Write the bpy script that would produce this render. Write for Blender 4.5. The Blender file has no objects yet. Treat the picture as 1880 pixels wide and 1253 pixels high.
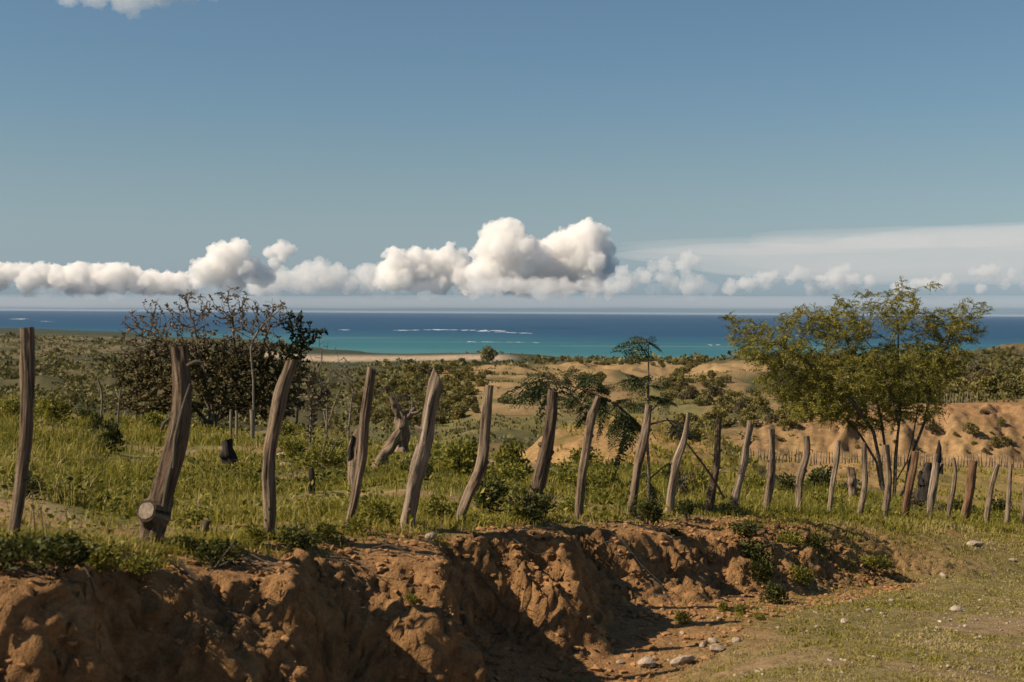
import bpy, math, random
import numpy as np
from mathutils import Matrix, Vector

# ------------------------------------------------------------------ camera
scene = bpy.context.scene
F = 1880 * 50 / 36.0
PITCH = math.atan(53.5 / F)
ROLL = math.radians(0.335)
cam_d = bpy.data.cameras.new('camera')
cam_d.lens = 50; cam_d.sensor_width = 36
cam_d.clip_start = 0.1; cam_d.clip_end = 400000
cam_d.dof.use_dof = True; cam_d.dof.focus_distance = 26; cam_d.dof.aperture_fstop = 4.0
cam = bpy.data.objects.new('camera', cam_d)
scene.collection.objects.link(cam)
CAM_R = Matrix.Rotation(math.pi / 2 - PITCH, 4, 'X') @ Matrix.Rotation(ROLL, 4, 'Z')
cam.matrix_world = CAM_R
scene.camera = cam
RN = np.array(CAM_R.to_3x3())

# ------------------------------------------------------------------ sky, sun, exposure
SUN_AZ = math.radians(75)          # from behind the camera towards the left
SUN_EL = math.radians(39)
sun_dir = Vector((-math.sin(SUN_AZ) * math.cos(SUN_EL), -math.cos(SUN_AZ) * math.cos(SUN_EL), math.sin(SUN_EL)))
world = bpy.data.worlds.new('World'); scene.world = world; world.use_nodes = True
wn = world.node_tree; wn.nodes.clear()
w_out = wn.nodes.new('ShaderNodeOutputWorld'); w_bg = wn.nodes.new('ShaderNodeBackground')
sky_n = wn.nodes.new('ShaderNodeTexSky'); sky_n.sky_type = 'NISHITA'; sky_n.sun_disc = False
sky_n.sun_elevation = SUN_EL
sky_n.sun_rotation = math.pi + SUN_AZ
sky_n.altitude = 0; sky_n.air_density = 1.0; sky_n.dust_density = 0.6; sky_n.ozone_density = 1.5
w_bg.inputs['Strength'].default_value = 0.053
# sky colour: the yellow low band of the model is turned to the pale maritime grey seen over the sea
_bw = wn.nodes.new('ShaderNodeRGBToBW'); _tc = wn.nodes.new('ShaderNodeTexCoord'); _sep = wn.nodes.new('ShaderNodeSeparateXYZ')
_mr = wn.nodes.new('ShaderNodeMapRange'); _mr.inputs[1].default_value = 0.0; _mr.inputs[2].default_value = 0.14; _mr.inputs[3].default_value = 1.0; _mr.inputs[4].default_value = 0.0
_tint = wn.nodes.new('ShaderNodeMix'); _tint.data_type = 'RGBA'; _tint.blend_type = 'MULTIPLY'; _tint.inputs[0].default_value = 1.0; _tint.inputs[7].default_value = (.95, 1.03, 1.14, 1)
_mx = wn.nodes.new('ShaderNodeMix'); _mx.data_type = 'RGBA'
wn.links.new(sky_n.outputs[0], _bw.inputs[0]); wn.links.new(_bw.outputs[0], _tint.inputs[6])
wn.links.new(_tc.outputs['Generated'], _sep.inputs[0]); wn.links.new(_sep.outputs[2], _mr.inputs[0])
wn.links.new(_mr.outputs[0], _mx.inputs[0]); wn.links.new(sky_n.outputs[0], _mx.inputs[6]); wn.links.new(_tint.outputs[2], _mx.inputs[7])
_tn2 = wn.nodes.new('ShaderNodeMix'); _tn2.data_type = 'RGBA'; _tn2.blend_type = 'MULTIPLY'; _tn2.inputs[0].default_value = 1.0; _tn2.inputs[7].default_value = (.85, 1.0, 1.055, 1)
wn.links.new(_mx.outputs[2], _tn2.inputs[6]); wn.links.new(_tn2.outputs[2], w_bg.inputs[0]); wn.links.new(w_bg.outputs[0], w_out.inputs[0])
sun_l = bpy.data.lights.new('sun', 'SUN'); sun_l.energy = 5.0; sun_l.angle = math.radians(0.5); sun_l.color = (1.0, 0.86, 0.68)
sun_o = bpy.data.objects.new('sun', sun_l); scene.collection.objects.link(sun_o)
sun_o.rotation_euler = sun_dir.to_track_quat('Z', 'Y').to_euler()
scene.view_settings.view_transform = 'Standard'; scene.view_settings.look = 'None'
scene.view_settings.exposure = 0.44; scene.view_settings.gamma = 1.0
scene.cycles.use_denoising = True
scene.cycles.volume_bounces = 12
scene.cycles.max_bounces = 12
scene.cycles.transparent_max_bounces = 8

# ------------------------------------------------------------------ numpy helpers
rng = np.random.default_rng(7)
random.seed(7)

def hsh(i, j, k, seed):
    n = (i * 374761393 + j * 668265263 + k * 2147483647 + seed * 1274126177) & 0xffffffff
    n = ((n ^ (n >> 13)) * 1274126177) & 0xffffffff
    n = ((n ^ (n >> 16)) * 2246822519) & 0xffffffff
    return ((n ^ (n >> 15)) & 0xffffff) / float(0xffffff) * 2 - 1

def noise(x, y, z=0.0, seed=0):
    x, y, z = np.broadcast_arrays(np.asarray(x, float), np.asarray(y, float), np.asarray(z, float))
    xi = np.floor(x).astype(np.int64); yi = np.floor(y).astype(np.int64); zi = np.floor(z).astype(np.int64)
    fx = x - xi; fy = y - yi; fz = z - zi
    ux = fx * fx * fx * (fx * (fx * 6 - 15) + 10); uy = fy * fy * fy * (fy * (fy * 6 - 15) + 10); uz = fz * fz * fz * (fz * (fz * 6 - 15) + 10)
    def c(a, b, d): return hsh(xi + a, yi + b, zi + d, seed)
    x00 = c(0,0,0) * (1-ux) + c(1,0,0) * ux; x10 = c(0,1,0) * (1-ux) + c(1,1,0) * ux
    x01 = c(0,0,1) * (1-ux) + c(1,0,1) * ux; x11 = c(0,1,1) * (1-ux) + c(1,1,1) * ux
    return (x00 * (1-uy) + x10 * uy) * (1-uz) + (x01 * (1-uy) + x11 * uy) * uz

def fbm(x, y, z=0.0, oct=4, seed=0, gain=0.5):
    a = 1.0; s = 0.0; t = 0.0; f = 1.0
    for o in range(oct):
        s = s + a * noise(np.asarray(x) * f, np.asarray(y) * f, np.asarray(z) * f, seed + o * 17)
        t += a; a *= gain; f *= 2.03
    return s / t

def smooth(a, b, x):
    t = np.clip((np.asarray(x, float) - a) / (b - a), 0, 1)
    return t * t * (3 - 2 * t)

def at(px, py, Y):
    """world point on the sight line of a pixel of the photograph, Y metres ahead"""
    d = RN @ np.array([(px - 940) / F, (626.5 - py) / F, -1.0])
    return Vector(d * (Y / d[1]))

def col_px(X, Y): return 940 + F * X / Y

# ------------------------------------------------------------------ mesh / object helpers
COL = scene.collection

def mesh_np(name, verts, quads=None, tris=None, smooth_shade=True, attrs=None):
    me = bpy.data.meshes.new(name)
    verts = np.asarray(verts, np.float32)
    me.vertices.add(len(verts)); me.vertices.foreach_set('co', verts.ravel())
    nq = 0 if quads is None else len(quads); nt = 0 if tris is None else len(tris)
    loops = []
    if nq: loops.append(np.asarray(quads, np.int32).ravel())
    if nt: loops.append(np.asarray(tris, np.int32).ravel())
    loops = np.concatenate(loops)
    me.loops.add(len(loops)); me.loops.foreach_set('vertex_index', loops)
    me.polygons.add(nq + nt)
    starts = np.concatenate([np.arange(nq) * 4, nq * 4 + np.arange(nt) * 3]).astype(np.int32)
    me.polygons.foreach_set('loop_start', starts)
    me.polygons.foreach_set('use_smooth', np.full(nq + nt, bool(smooth_shade)))
    if attrs:
        for k, v in attrs.items():
            v = np.asarray(v, np.float32)
            if v.ndim == 1:
                a = me.attributes.new(k, 'FLOAT', 'POINT'); a.data.foreach_set('value', v)
            else:
                if v.shape[1] == 3: v = np.concatenate([v, np.ones((len(v), 1), np.float32)], 1)
                a = me.attributes.new(k, 'FLOAT_COLOR', 'POINT'); a.data.foreach_set('color', v.ravel())
    me.update(calc_edges=True); me.validate()
    return me

def obj(name, me, mat=None, parent=None, loc=None):
    o = bpy.data.objects.new(name, me); COL.objects.link(o)
    if mat is not None and me is not None and len(me.materials) == 0: me.materials.append(mat)
    if parent is not None: o.parent = parent
    if loc is not None: o.location = loc
    return o

def tag(o, label=None, cat=None, group=None, kind=None):
    if label: o['label'] = label
    if cat: o['category'] = cat
    if group: o['group'] = group
    if kind: o['kind'] = kind
    return o

def empty(name, loc=(0, 0, 0)):
    o = bpy.data.objects.new(name, None); COL.objects.link(o); o.location = loc; o.empty_display_size = 0.2
    return o

def copy_tree(o, parent=None):
    c = o.copy(); COL.objects.link(c); c.parent = parent
    for ch in list(o.children): copy_tree(ch, c)
    return c

def grid_faces(nr, nc):
    i = np.arange(nr * nc).reshape(nr, nc)
    return np.stack([i[:-1, :-1], i[:-1, 1:], i[1:, 1:], i[1:, :-1]], -1).reshape(-1, 4)

def ico(sub):
    import bmesh
    bm = bmesh.new(); bmesh.ops.create_icosphere(bm, subdivisions=sub, radius=1.0)
    v = np.array([p.co[:] for p in bm.verts]); f = np.array([[p.index for p in fc.verts] for fc in bm.faces]); bm.free()
    return v, f
ICO1 = ico(1); ICO2 = ico(2); ICO3 = ico(3)

# ------------------------------------------------------------------ material helper
class NT:
    def __init__(self, name):
        self.m = bpy.data.materials.new(name); self.m.use_nodes = True
        self.t = self.m.node_tree; self.t.nodes.clear()
        self.out = self.t.nodes.new('ShaderNodeOutputMaterial')
    def n(self, kind, **kw):
        nd = self.t.nodes.new('ShaderNode' + kind)
        for k, v in kw.items(): setattr(nd, k, v)
        return nd
    def l(self, a, b): self.t.links.new(a, b)
    def setin(self, nd, k, v):
        if isinstance(v, bpy.types.NodeSocket): self.l(v, nd.inputs[k])
        else: nd.inputs[k].default_value = v
    def attr(self, name, out='Color'): return self.n('Attribute', attribute_name=name).outputs[out]
    def coord(self, out='Object'): return self.n('TexCoord').outputs[out]
    def map(self, vec, scale=(1, 1, 1)):
        nd = self.n('Mapping'); self.l(vec, nd.inputs[0]); nd.inputs['Scale'].default_value = scale; return nd.outputs[0]
    def noise(self, vec, scale, detail=4, rough=0.55, dist=0.0):
        nd = self.n('TexNoise'); self.l(vec, nd.inputs['Vector'])
        nd.inputs['Scale'].default_value = scale; nd.inputs['Detail'].default_value = detail
        nd.inputs['Roughness'].default_value = rough; nd.inputs['Distortion'].default_value = dist
        return nd.outputs['Fac']
    def ramp(self, fac, stops):
        nd = self.n('ValToRGB'); self.l(fac, nd.inputs[0]); e = nd.color_ramp.elements
        while len(e) < len(stops): e.new(0.5)
        for k, (p, c) in enumerate(stops):
            e[k].position = p; e[k].color = (c, c, c, 1) if isinstance(c, (int, float)) else (*c, 1)
        return nd.outputs[0]
    def mix(self, fac, a, b, mode='MIX'):
        nd = self.n('Mix', data_type='RGBA', blend_type=mode)
        self.setin(nd, 0, fac)
        for k, v in ((6, a), (7, b)):
            if isinstance(v, bpy.types.NodeSocket): self.l(v, nd.inputs[k])
            else: nd.inputs[k].default_value = (*v, 1) if len(v) == 3 else v
        return nd.outputs[2]
    def math(self, op, a, b=0.0, c=0.0):
        nd = self.n('Math', operation=op)
        for k, v in enumerate((a, b, c)): self.setin(nd, k, v)
        return nd.outputs[0]
    def bump(self, h, strength=0.3, dist=0.02):
        nd = self.n('Bump'); self.l(h, nd.inputs['Height']); nd.inputs['Strength'].default_value = strength; nd.inputs['Distance'].default_value = dist
        return nd.outputs[0]
    def bsdf(self, color, rough=0.9, spec=0.2, normal=None, trans=None):
        p = self.n('BsdfPrincipled')
        self.setin(p, 'Base Color', color if isinstance(color, bpy.types.NodeSocket) else (*color, 1))
        self.setin(p, 'Roughness', rough); self.setin(p, 'Specular IOR Level', spec)
        if normal is not None: self.l(normal, p.inputs['Normal'])
        s = p.outputs[0]
        if trans:
            tr = self.n('BsdfTranslucent')
            self.setin(tr, 'Color', color if isinstance(color, bpy.types.NodeSocket) else (*color, 1))
            mx = self.n('MixShader'); mx.inputs[0].default_value = trans
            self.l(s, mx.inputs[1]); self.l(tr.outputs[0], mx.inputs[2]); s = mx.outputs[0]
        self.l(s, self.out.inputs[0])
        return self.m

# ------------------------------------------------------------------ terrain function
A = np.array([-2.445, 9.6]); D_ = np.array([0.518, 0.8554]); N_ = np.array([0.8554, -0.518])   # fence line: point, direction, side towards the road
def st(X, Y):
    dx = np.asarray(X, float) - A[0]; dy = np.asarray(Y, float) - A[1]
    return dx * D_[0] + dy * D_[1], dx * N_[0] + dy * N_[1]
def xy(s, t): return A[0] + s * D_[0] + t * N_[0], A[1] + s * D_[1] + t * N_[1]
FS = [-30, -8, -1.1, 0, 3.04, 6.1, 10.3, 17, 26.2, 40, 80]
FZ = [-0.2, -1.05, -1.42, -1.62, -1.86, -2.17, -2.60, -3.53, -4.80, -6.2, -9]
def zfield(s): return np.interp(s, FS, FZ)
def fence_depth(px): return 1.0 / np.maximum(0.104 - 4.636e-5 * (np.asarray(px, float) - 275), 0.02)

def pz(px, rows):
    out = []
    for r in rows:
        if len(r) == 2 and r[1] > 0: out.append((r[0], at(px, r[1], r[0]).z))
        else: out.append((r[0], r[1]))
    return out
# (distance, image row) where the ground is seen, (distance, -drop) where it is hidden
TAB = {
 0: [(42,740),(66,-7),(150,-15),(300,728),(500,712),(800,690),(1200,672),(1700,655),(2500,637),(3500,622),(5000,612),(7000,607),(8400,-110.5),(9000,-114)],
 300: [(47,772),(72,-8),(150,-16),(300,-22),(500,712),(800,690),(1200,672),(2000,652),(3000,637),(4500,625),(6000,618),(7000,-110.5),(7500,-114)],
 600: [(40,792),(66,-9),(120,-16),(250,-26),(500,-33),(900,690),(1800,675),(2700,668),(3350,655),(3700,648),(4250,-110.5),(4700,-114)],
 750: [(33,806),(60,-7.5),(120,-14),(200,-16.5),(260,-18.8),(330,-19.4),(420,-18.6),(520,-23),(900,-42),(1800,-70),(2700,-96),(3350,655),(3750,649),(4000,-110.5),(4600,-114)],
 900: [(30,832),(42,-5),(60,-8),(90,-11),(170,785),(220,760),(280,730),(350,705),(430,685),(520,667),(650,-28),(1000,-45),(1800,-70),(2700,-95),(3350,-102),(3600,-104),(3800,-110.5),(4200,-114)],
 1050: [(27,855),(34,-4.4),(45,-6.2),(60,-8),(75,-9.2),(90,-10.5),(115,-12.5),(200,775),(260,745),(330,725),(400,706),(480,692),(560,684),(700,-28.5),(850,678),(1000,672),(1150,667),(1800,-61),(2500,-84),(3200,-106),(3450,-110.5),(3800,-114)],
 1200: [(28,868),(36,-5),(50,880),(70,850),(90,832),(115,828),(150,800),(200,780),(260,745),(330,720),(420,705),(600,690),(800,682),(1000,674),(1200,669),(1800,-63),(2500,-84),(3200,-104),(3390,-110.5),(3700,-114)],
 1500: [(40,893),(50,-6.6),(62,-8.9),(75,915),(100,875),(121,849),(127,847),(130,838),(134.5,770),(145,756),(200,745),(300,716),(450,700),(700,690),(1000,676),(1500,657),(1700,650),(2500,-92),(3300,-110.5),(3700,-114)],
 1700: [(38,930),(50,-7.2),(62,-8.8),(75,925),(100,878),(121,851),(127,849),(130,840),(136,752),(150,742),(220,727),(300,708),(400,697),(600,-29),(1000,-41),(1300,668),(1650,648),(2200,-70),(3000,-106),(3300,-110.5),(3700,-114)],
 1880: [(36,955),(50,-7.5),(70,932),(100,882),(121,853),(127,851),(130,842),(137.5,744),(150,734),(220,720),(300,702),(400,692),(600,-29),(1000,-41),(1200,682),(1500,657),(1750,634),(2100,-62),(3000,-105),(3300,-110.5),(3700,-114)],
}
CP = sorted(TAB)
TABZ = {p: np.array(pz(p, TAB[p])) for p in CP}
LY = np.exp(np.linspace(math.log(6), math.log(9500), 1400))
def _column(p):
    t = TABZ[p]; yf = float(fence_depth(p)); pxs = (p - 940) / F * yf
    s, _ = st(pxs, yf)
    ys = np.concatenate([[yf], t[:, 0]]); zs = np.concatenate([[float(zfield(s))], t[:, 1]])
    return np.interp(np.log(LY), np.log(ys), zs)
TG = np.stack([_column(p) for p in CP])            # columns x log-distance
def _sm(a, k):
    ker = np.hanning(k + 2)[1:-1]; ker /= ker.sum()
    return np.stack([np.convolve(np.pad(r, k // 2, mode='edge'), ker, 'valid') for r in a])
TG = _sm(TG, 5)
def table(px, Y):
    px = np.clip(px, CP[0], CP[-1])
    k = np.clip(np.searchsorted(CP, px, side='right') - 1, 0, len(CP) - 2)
    c0 = np.array(CP)[k]; c1 = np.array(CP)[k + 1]
    f = (px - c0) / (c1 - c0); f = f * f * (3 - 2 * f) * 0.5 + f * 0.5
    ly = (np.log(np.clip(Y, 6.001, 9400)) - math.log(6)) / (math.log(9500) - math.log(6)) * (len(LY) - 1)
    j = np.clip(ly.astype(int), 0, len(LY) - 2); g = ly - j
    z0 = TG[k, j] * (1 - g) + TG[k, j + 1] * g
    z1 = TG[k + 1, j] * (1 - g) + TG[k + 1, j + 1] * g
    return z0 * (1 - f) + z1 * f

LIP_S = [-20, -3, 0, 3, 6, 10, 14, 20, 30]; LIP_T = [0.6, 0.5, 0.42, 0.36, 0.42, 0.7, 0.9, 0.8, 0.5]
SPUR_S = [-9, -8, -7.6, -6, -5.6, -4.6, -3.4, -3.0, -2.6, -1.5, -1.15, -.9, .25, .55, .8, 1.95, 2.35, 2.9, 3.9, 4.3, 5.1, 5.8, 6.6, 7.0, 8.0, 8.6, 10]
SPUR_T = 0.95 * np.array([0, .4, 0, .45, 0, .05, .5, .12, .02, .55, .08, -.02, .55, .08, 0, .68, .08, -.06, .42, .02, -.18, .15, .42, .1, .3, .05, .15])
WID_S = [-20, 0, 5, 8, 11, 14, 18, 26]; WID_T = [0.66, 0.66, 0.74, 0.95, 1.7, 2.6, 3.4, 4.5]
def zroad(s, t):
    ditch = 0.5 * np.exp(-((t - 2.0) / 1.1) ** 2) * smooth(6, 2, s)
    return -(1.6 + 0.097 * (s + 7)) - ditch + 0.05 * fbm(s * .5, t * .5, 0, 3, 5) - 0.03 * np.clip(t - 3, -3, 12)* smooth(26,8,s)*0
def zbank(s, t):
    lip = np.interp(s, LIP_S, LIP_T) + (np.interp(s + .22 * noise(t * 1.4, s * .3, 0, 2) + .35 * (t - 1), SPUR_S, SPUR_T) + 0.16 * noise(s * 1.7, t * .3, 0, 4)) * smooth(13, 8, s) + 0.13 * noise(s * 4.3, t * 2, 0, 8) + 0.07 * noise(s * 10, t * 4, 0, 9)
    w = np.interp(s, WID_S, WID_T) * (1 + 0.35 * noise(s * 0.9 + 11, 0.7, 0, 6) * smooth(14, 8, s))
    k = np.clip((t - lip) / w, 0, 1)
    steep = smooth(14, 8, s)
    prof = k * (1 - steep) * 1.0 + steep * (0.15 * k + 0.85 * smooth(0.0, 0.92, k))
    zt = zfield(s) - (0.08 + .10 * noise(s * 1.3, 5.5, 0, 12)) * smooth(0.25, 1.05, np.clip(t, 0, 9) / np.maximum(lip, .2)) * steep
    zb = zroad(s, t)
    # gullies and spurs down the face
    mid = np.clip(4 * k * (1 - k), 0, 1) * steep
    g = (0.20 * noise(s * 1.15 - t * .55, t * .35, 0, 21) + 0.16 * noise(s * 3.1 - t, t * 1.2, 0, 22))
    z = zt * (1 - prof) + zb * prof + g * mid * 0.9
    return z, k
def ground(X, Y, detail=True):
    X = np.asarray(X, float); Y = np.asarray(Y, float)
    s, t = st(X, Y)
    px = col_px(X, np.maximum(Y, 0.5))
    zt = table(px, np.maximum(Y, 6.0))
    nearfence = smooth(-2.5, 0.0, t)
    zt = zt * (1 - nearfence) + zfield(s) * nearfence
    zt = np.where(Y < 7, zfield(s), zt)
    zb, _ = zbank(s, np.maximum(t, 0.0))
    z = np.where(t > 0, zb, zt)
    far = smooth(36, 44, Y)
    z = z * (1 - far) + np.where(t > 0, table(px, np.maximum(Y, 6.0)), z) * far
    if detail:
        fld = smooth(-0.2, -1.5, t) * smooth(60, 30, Y)
        z = z + 0.09 * fbm(X * .8, Y * .8, 0, 3, 31) * fld
        far = smooth(45, 200, Y)
        r = np.maximum(Y, 30)
        amp = np.clip(r * 0.0095, 0, 8) * smooth(40, 70, Y) * (0.35 + 0.65 * smooth(9000, 900, Y)) * smooth(-109, -95, z)
        f = 14.0 / r ** 0.92
        z = z + amp * fbm(X * 0.035, Y * 0.02, 0, 4, 41) * smooth(60, 200, Y) * (0.5 + .5 * smooth(3000, 400, Y))
        lx = (X - 3.2) / 7.2; ly = (Y - 76) / 24
        z = z + 2.7 * smooth(1.0, .1, np.sqrt(lx ** 2 + ly ** 2) + .22 * fbm(X * .16, Y * .09, 0, 3, 43)) * smooth(42, 50, Y)
        lx = (X - 9.5) / 7; ly = (Y - 70) / 20
        z = z + 1.6 * smooth(1.0, .0, np.sqrt(lx ** 2 + ly ** 2) + .2 * fbm(X * .15, Y * .1, 0, 3, 44)) * smooth(42, 50, Y)
        z = z + (.65 * fbm(X * .3, Y * .2, 0, 5, 45) + .2 * (np.abs(fbm(X * 1.3, Y * .8, 0, 3, 46)) - .2)) * smooth(42, 50, Y) * smooth(122, 112, Y)
        cl = smooth(128, 131, Y) * smooth(146, 138, Y) * smooth(1360, 1440, px)
        wx = X + 1.2 * noise(X * .3, Y * .3, 0, 50)
        rid = 1 - np.abs(noise(wx * 0.21 + 4, Y * .04, 0, 51)) * 2
        z = z + cl * (0.6 * (rid - .5) + .7 * (np.abs(noise(wx * .75, Y * .15, 0, 52)) - .3) + .5 * fbm(X * 1.1, Y * 1.1, 0, 4, 53))
    return z
def g1(X, Y): return float(ground(np.array([X]), np.array([Y]))[0])
def on_ground(px, Y, dz=0.0):
    X = (px - 940) / F * Y
    return Vector((X, Y, g1(X, Y) + dz))

# ------------------------------------------------------------------ ground cover colours
DIRT = np.array([.285, .153, .064]); DRY = np.array([.27, .175, .078]); GREEN = np.array([.125, .11, .022])
SCRUB = np.array([.07, .064, .027]); CLIFF = np.array([.275, .165, .08]); FLAT = np.array([.40, .30, .20]); DARK = np.array([.04, .05, .028])
PALE = np.array([.20, .158, .078])
def box(px, Y, a, b, c, d, e=30):
    return smooth(a - e, a + e, px) * smooth(b + e, b - e, px) * smooth(c * .93, c * 1.07, Y) * smooth(d * 1.07, d * .93, Y)
def cover_far(X, Y):
    px = col_px(X, Y)
    n1 = fbm(X / (Y * .02), Y / (Y * .0 + 30) * (60 / np.maximum(Y, 60)) ** .5, 0, 4, 61) * .5 + .5
    n2 = fbm(X * .05, Y * .03, 0, 5, 62) * .5 + .5
    n3 = fbm(X * .4, Y * .3, 0, 4, 63) * .5 + .5
    c = SCRUB[None] * np.ones((len(X), 1))
    def mixin(col, w):
        nonlocal c
        w = np.clip(w, 0, 1)[:, None]; c = c * (1 - w) + col[None] * w
    # near field behind the fence: green with bare and dry patches
    nf = smooth(50, 40, Y)
    p1 = fbm(X * .55, Y * .35, 0, 4, 64) * .5 + .5
    mixin(GREEN * .9, nf); mixin(PALE * .9, nf * smooth(.5, .66, p1) * .9); mixin(DRY, nf * smooth(.6, .74, p1))
    # dirt slopes across the dip and the mound
    mixin(DRY * .9 + DIRT * .1, box(px, Y, 905, 2600, 44, 133, 40)); mixin(DIRT * .8 + DRY * .2, box(px, Y, 905, 2600, 44, 133, 40) * smooth(.45, .6, n3) * .6)
    mixin(GREEN * 1.1, box(px, Y, 905, 2600, 44, 120, 40) * smooth(.5, .64, n2) * .6)
    mixin(DIRT * .55 + DRY * .5, box(px, Y, 900, 1300, 48, 98, 40) * .8 * smooth(.2, .45, n3))
    # pasture in the valley behind the mound
    mixin(PALE * np.array([.75, .8, .6]), box(px, Y, 800, 1330, 150, 460, 30)); mixin(DRY * .85, box(px, Y, 800, 1330, 150, 600, 30) * smooth(.5, .65, n2))
    # bare ridge
    mixin(DRY * 1.1, box(px, Y, 865, 1130, 230, 600, 18) * smooth(.25, .42, n2))
    # distant tan fields
    mixin(DRY * 1.1, box(px, Y, 990, 1300, 560, 1150, 25) * smooth(.2, .4, n1)); mixin(DRY * 1.2, box(px, Y, 1265, 1420, 560, 1050, 20))
    mixin(DRY * .95, box(px, Y, 1290, 1500, 180, 420, 30) * smooth(.42, .6, n1) * .8)
    # cut bank on the right
    mixin(CLIFF, box(px, Y, 1375, 2800, 127.5, 150, 25)); mixin(CLIFF * np.array([.55, .5, .45]), box(px, Y, 1375, 2800, 129, 146, 25) * smooth(.52, .68, n3) * .7); mixin(SCRUB, box(px, Y, 1375, 2800, 129, 150, 25) * smooth(.6, .72, n2) * .7)
    mixin(DIRT, box(px, Y, 1700, 2800, 140, 190, 40) * .7)
    mixin(DRY * 1.15, box(px, Y, 1330, 2800, 120.5, 129, 30))
    # far right hill
    mixin(DRY * .7, box(px, Y, 1740, 2800, 1150, 1900, 40) * smooth(.5, .65, n1) * .8)
    # plain on the left
    mixin(PALE * .6, box(px, Y, -2000, 560, 250, 2000, 60) * smooth(.58, .7, n1) * .7)
    mixin(PALE * .75, box(px, Y, -2000, 330, 1500, 5600, 60) * smooth(.42, .6, n1))
    # salt flat and mangrove belt; its dark tone also paints in a cloud shadow
    mixin(DARK, box(px, Y, 380, 2800, 1900, 4600, 60)); mixin(FLAT, box(px, Y, 470, 935, 2820, 3420, 30))
    mixin(DARK, box(px, Y, -2000, 420, 5200, 9000, 60) * .8)
    return c * (0.66 + .68 * n3[:, None])

# land behind the fence: polar sheet out to the shore
pxs = np.concatenate([np.linspace(-2400, -150, 50)[:-1], np.linspace(-150, 2030, 470), np.linspace(2030, 4600, 60)[1:]])
q = A - 1.45 * N_
u = (pxs - 940) / F
kk = (u * q[1] - q[0]) / (D_[0] - u * D_[1]); yb = q[1] + kk * D_[1]
yb = np.where((D_[0] - u * D_[1] > 1e-3) & (kk > -9) & (yb < 45) & (yb > 1), yb, np.where(u > 0.2, 45.0, 2.6))
lv = np.concatenate([np.linspace(0, .27, 110)[:-1], np.linspace(.27, 1, 230)])
def rowsY(y0):
    L = np.log(y0) + (math.log(9200) - np.log(y0)) * lv
    return np.exp(L)
Yg = np.stack([rowsY(v) for v in yb], 1)
extra = np.linspace(117, 150, 80)
Yg = np.sort(np.concatenate([Yg, np.repeat(extra[:, None], len(pxs), 1)], 0), 0)
Xg = u[None] * Yg
Zg = ground(Xg.ravel(), Yg.ravel())
land_v = np.stack([Xg.ravel(), Yg.ravel(), Zg], 1)
land_me = mesh_np('land', land_v, grid_faces(*Yg.shape), attrs={'col': cover_far(Xg.ravel(), Yg.ravel())})

def ground_material(name, bump_scale, fine, bs=.5):
    t = NT(name); co = t.coord('Object')
    base = t.attr('col')
    n = t.noise(co, fine, 6, .65); n2 = t.noise(co, fine * 5.3, 4, .7)
    f = t.ramp(n, [(.3, .62), (.7, 1.3)]); f2 = t.ramp(n2, [(.3, .75), (.7, 1.2)])
    c = t.mix(1.0, base, f, 'MULTIPLY'); c = t.mix(1.0, c, f2, 'MULTIPLY')
    nb = t.bump(n2, bs, bump_scale)
    return t.bsdf(c, .95, .1, nb)
M_LAND = ground_material('ground_cover', .05, 1.6)
tag(obj('terrain', land_me, M_LAND), kind='structure')

# roadside bank and track in front of the fence
sv = np.concatenate([np.linspace(-18, -5, 90)[:-1], np.linspace(-5, 13, 480), np.linspace(13, 42, 330)[1:]])
tv = np.concatenate([np.linspace(-1.5, -.1, 20)[:-1], np.linspace(-.1, 3.6, 150), np.linspace(3.6, 15, 110)[1:]])
S, T = np.meshgrid(sv, tv, indexing='ij')
X0, Y0 = xy(S, T)
Z0 = ground(X0.ravel(), Y0.ravel()).reshape(S.shape)
Z0 = np.where(T < -1.47, Z0 - .05, Z0)
P = np.stack([X0, Y0, Z0], -1)
dS = np.gradient(P, axis=0); dT = np.gradient(P, axis=1)
nrm = np.cross(dT, dS); nrm /= np.linalg.norm(nrm, axis=-1, keepdims=True); nrm *= np.sign(nrm[..., 2:3])
_, K = zbank(S.ravel(), np.maximum(T, 0).ravel()); K = K.reshape(S.shape)
face = smooth(0.0, .15, K) * smooth(1.0, .8, K) * smooth(15, 9, S)
x, y, z = P[..., 0], P[..., 1], P[..., 2]
bil = np.abs(fbm(x * 3.2, y * 3.2, z * 3.2, 3, 71)); bil2 = np.abs(fbm(x * 9, y * 9, z * 9, 3, 72))
low = fbm(x * 1.3, y * 1.3, z * 1.3, 3, 73)
bil3 = np.abs(fbm(x * 21, y * 21, z * 21, 2, 77))
disp = face * (.06 * low + .065 * (bil - .2) + .085 * (bil2 - .2) + .085 * (bil3 - .2)) + .018 * fbm(x * 6, y * 6, z * 6, 3, 74) + .012 * bil2
P = P + nrm * disp[..., None]
P = P + (face * .9 + .1)[..., None] * np.random.default_rng(3).normal(size=P.shape) * .0085
gm = fbm(x * .9, y * .9, 0, 4, 75) * .5 + .5; gm2 = fbm(x * 3.5, y * 3.5, 0, 3, 76) * .5 + .5
grassy = np.clip(smooth(.30, .5, gm + .25 * (gm2 - .5)) * smooth(2.2, 3.6, T + .12 * S) + .95 * smooth(-.35, .15, .35 - T) * smooth(.28, .5, gm2) + smooth(8.5, 12, S + .4 * T) * smooth(.30, .46, gm) * .95, 0, 1) * (1 - face * .9)
TRACK = np.array([.26, .18, .092]); TURF = np.array([.18, .148, .055])
slope = 1 - np.abs(nrm[..., 2])
dirt = np.where((T > 2.2)[..., None], TRACK, DIRT) * (.85 + .3 * gm2[..., None])
wt = smooth(1.6, 3.4, T)[..., None]
dirt = (DIRT * (1 - wt) + TRACK * wt) * (.82 + .36 * gm2[..., None])
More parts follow.
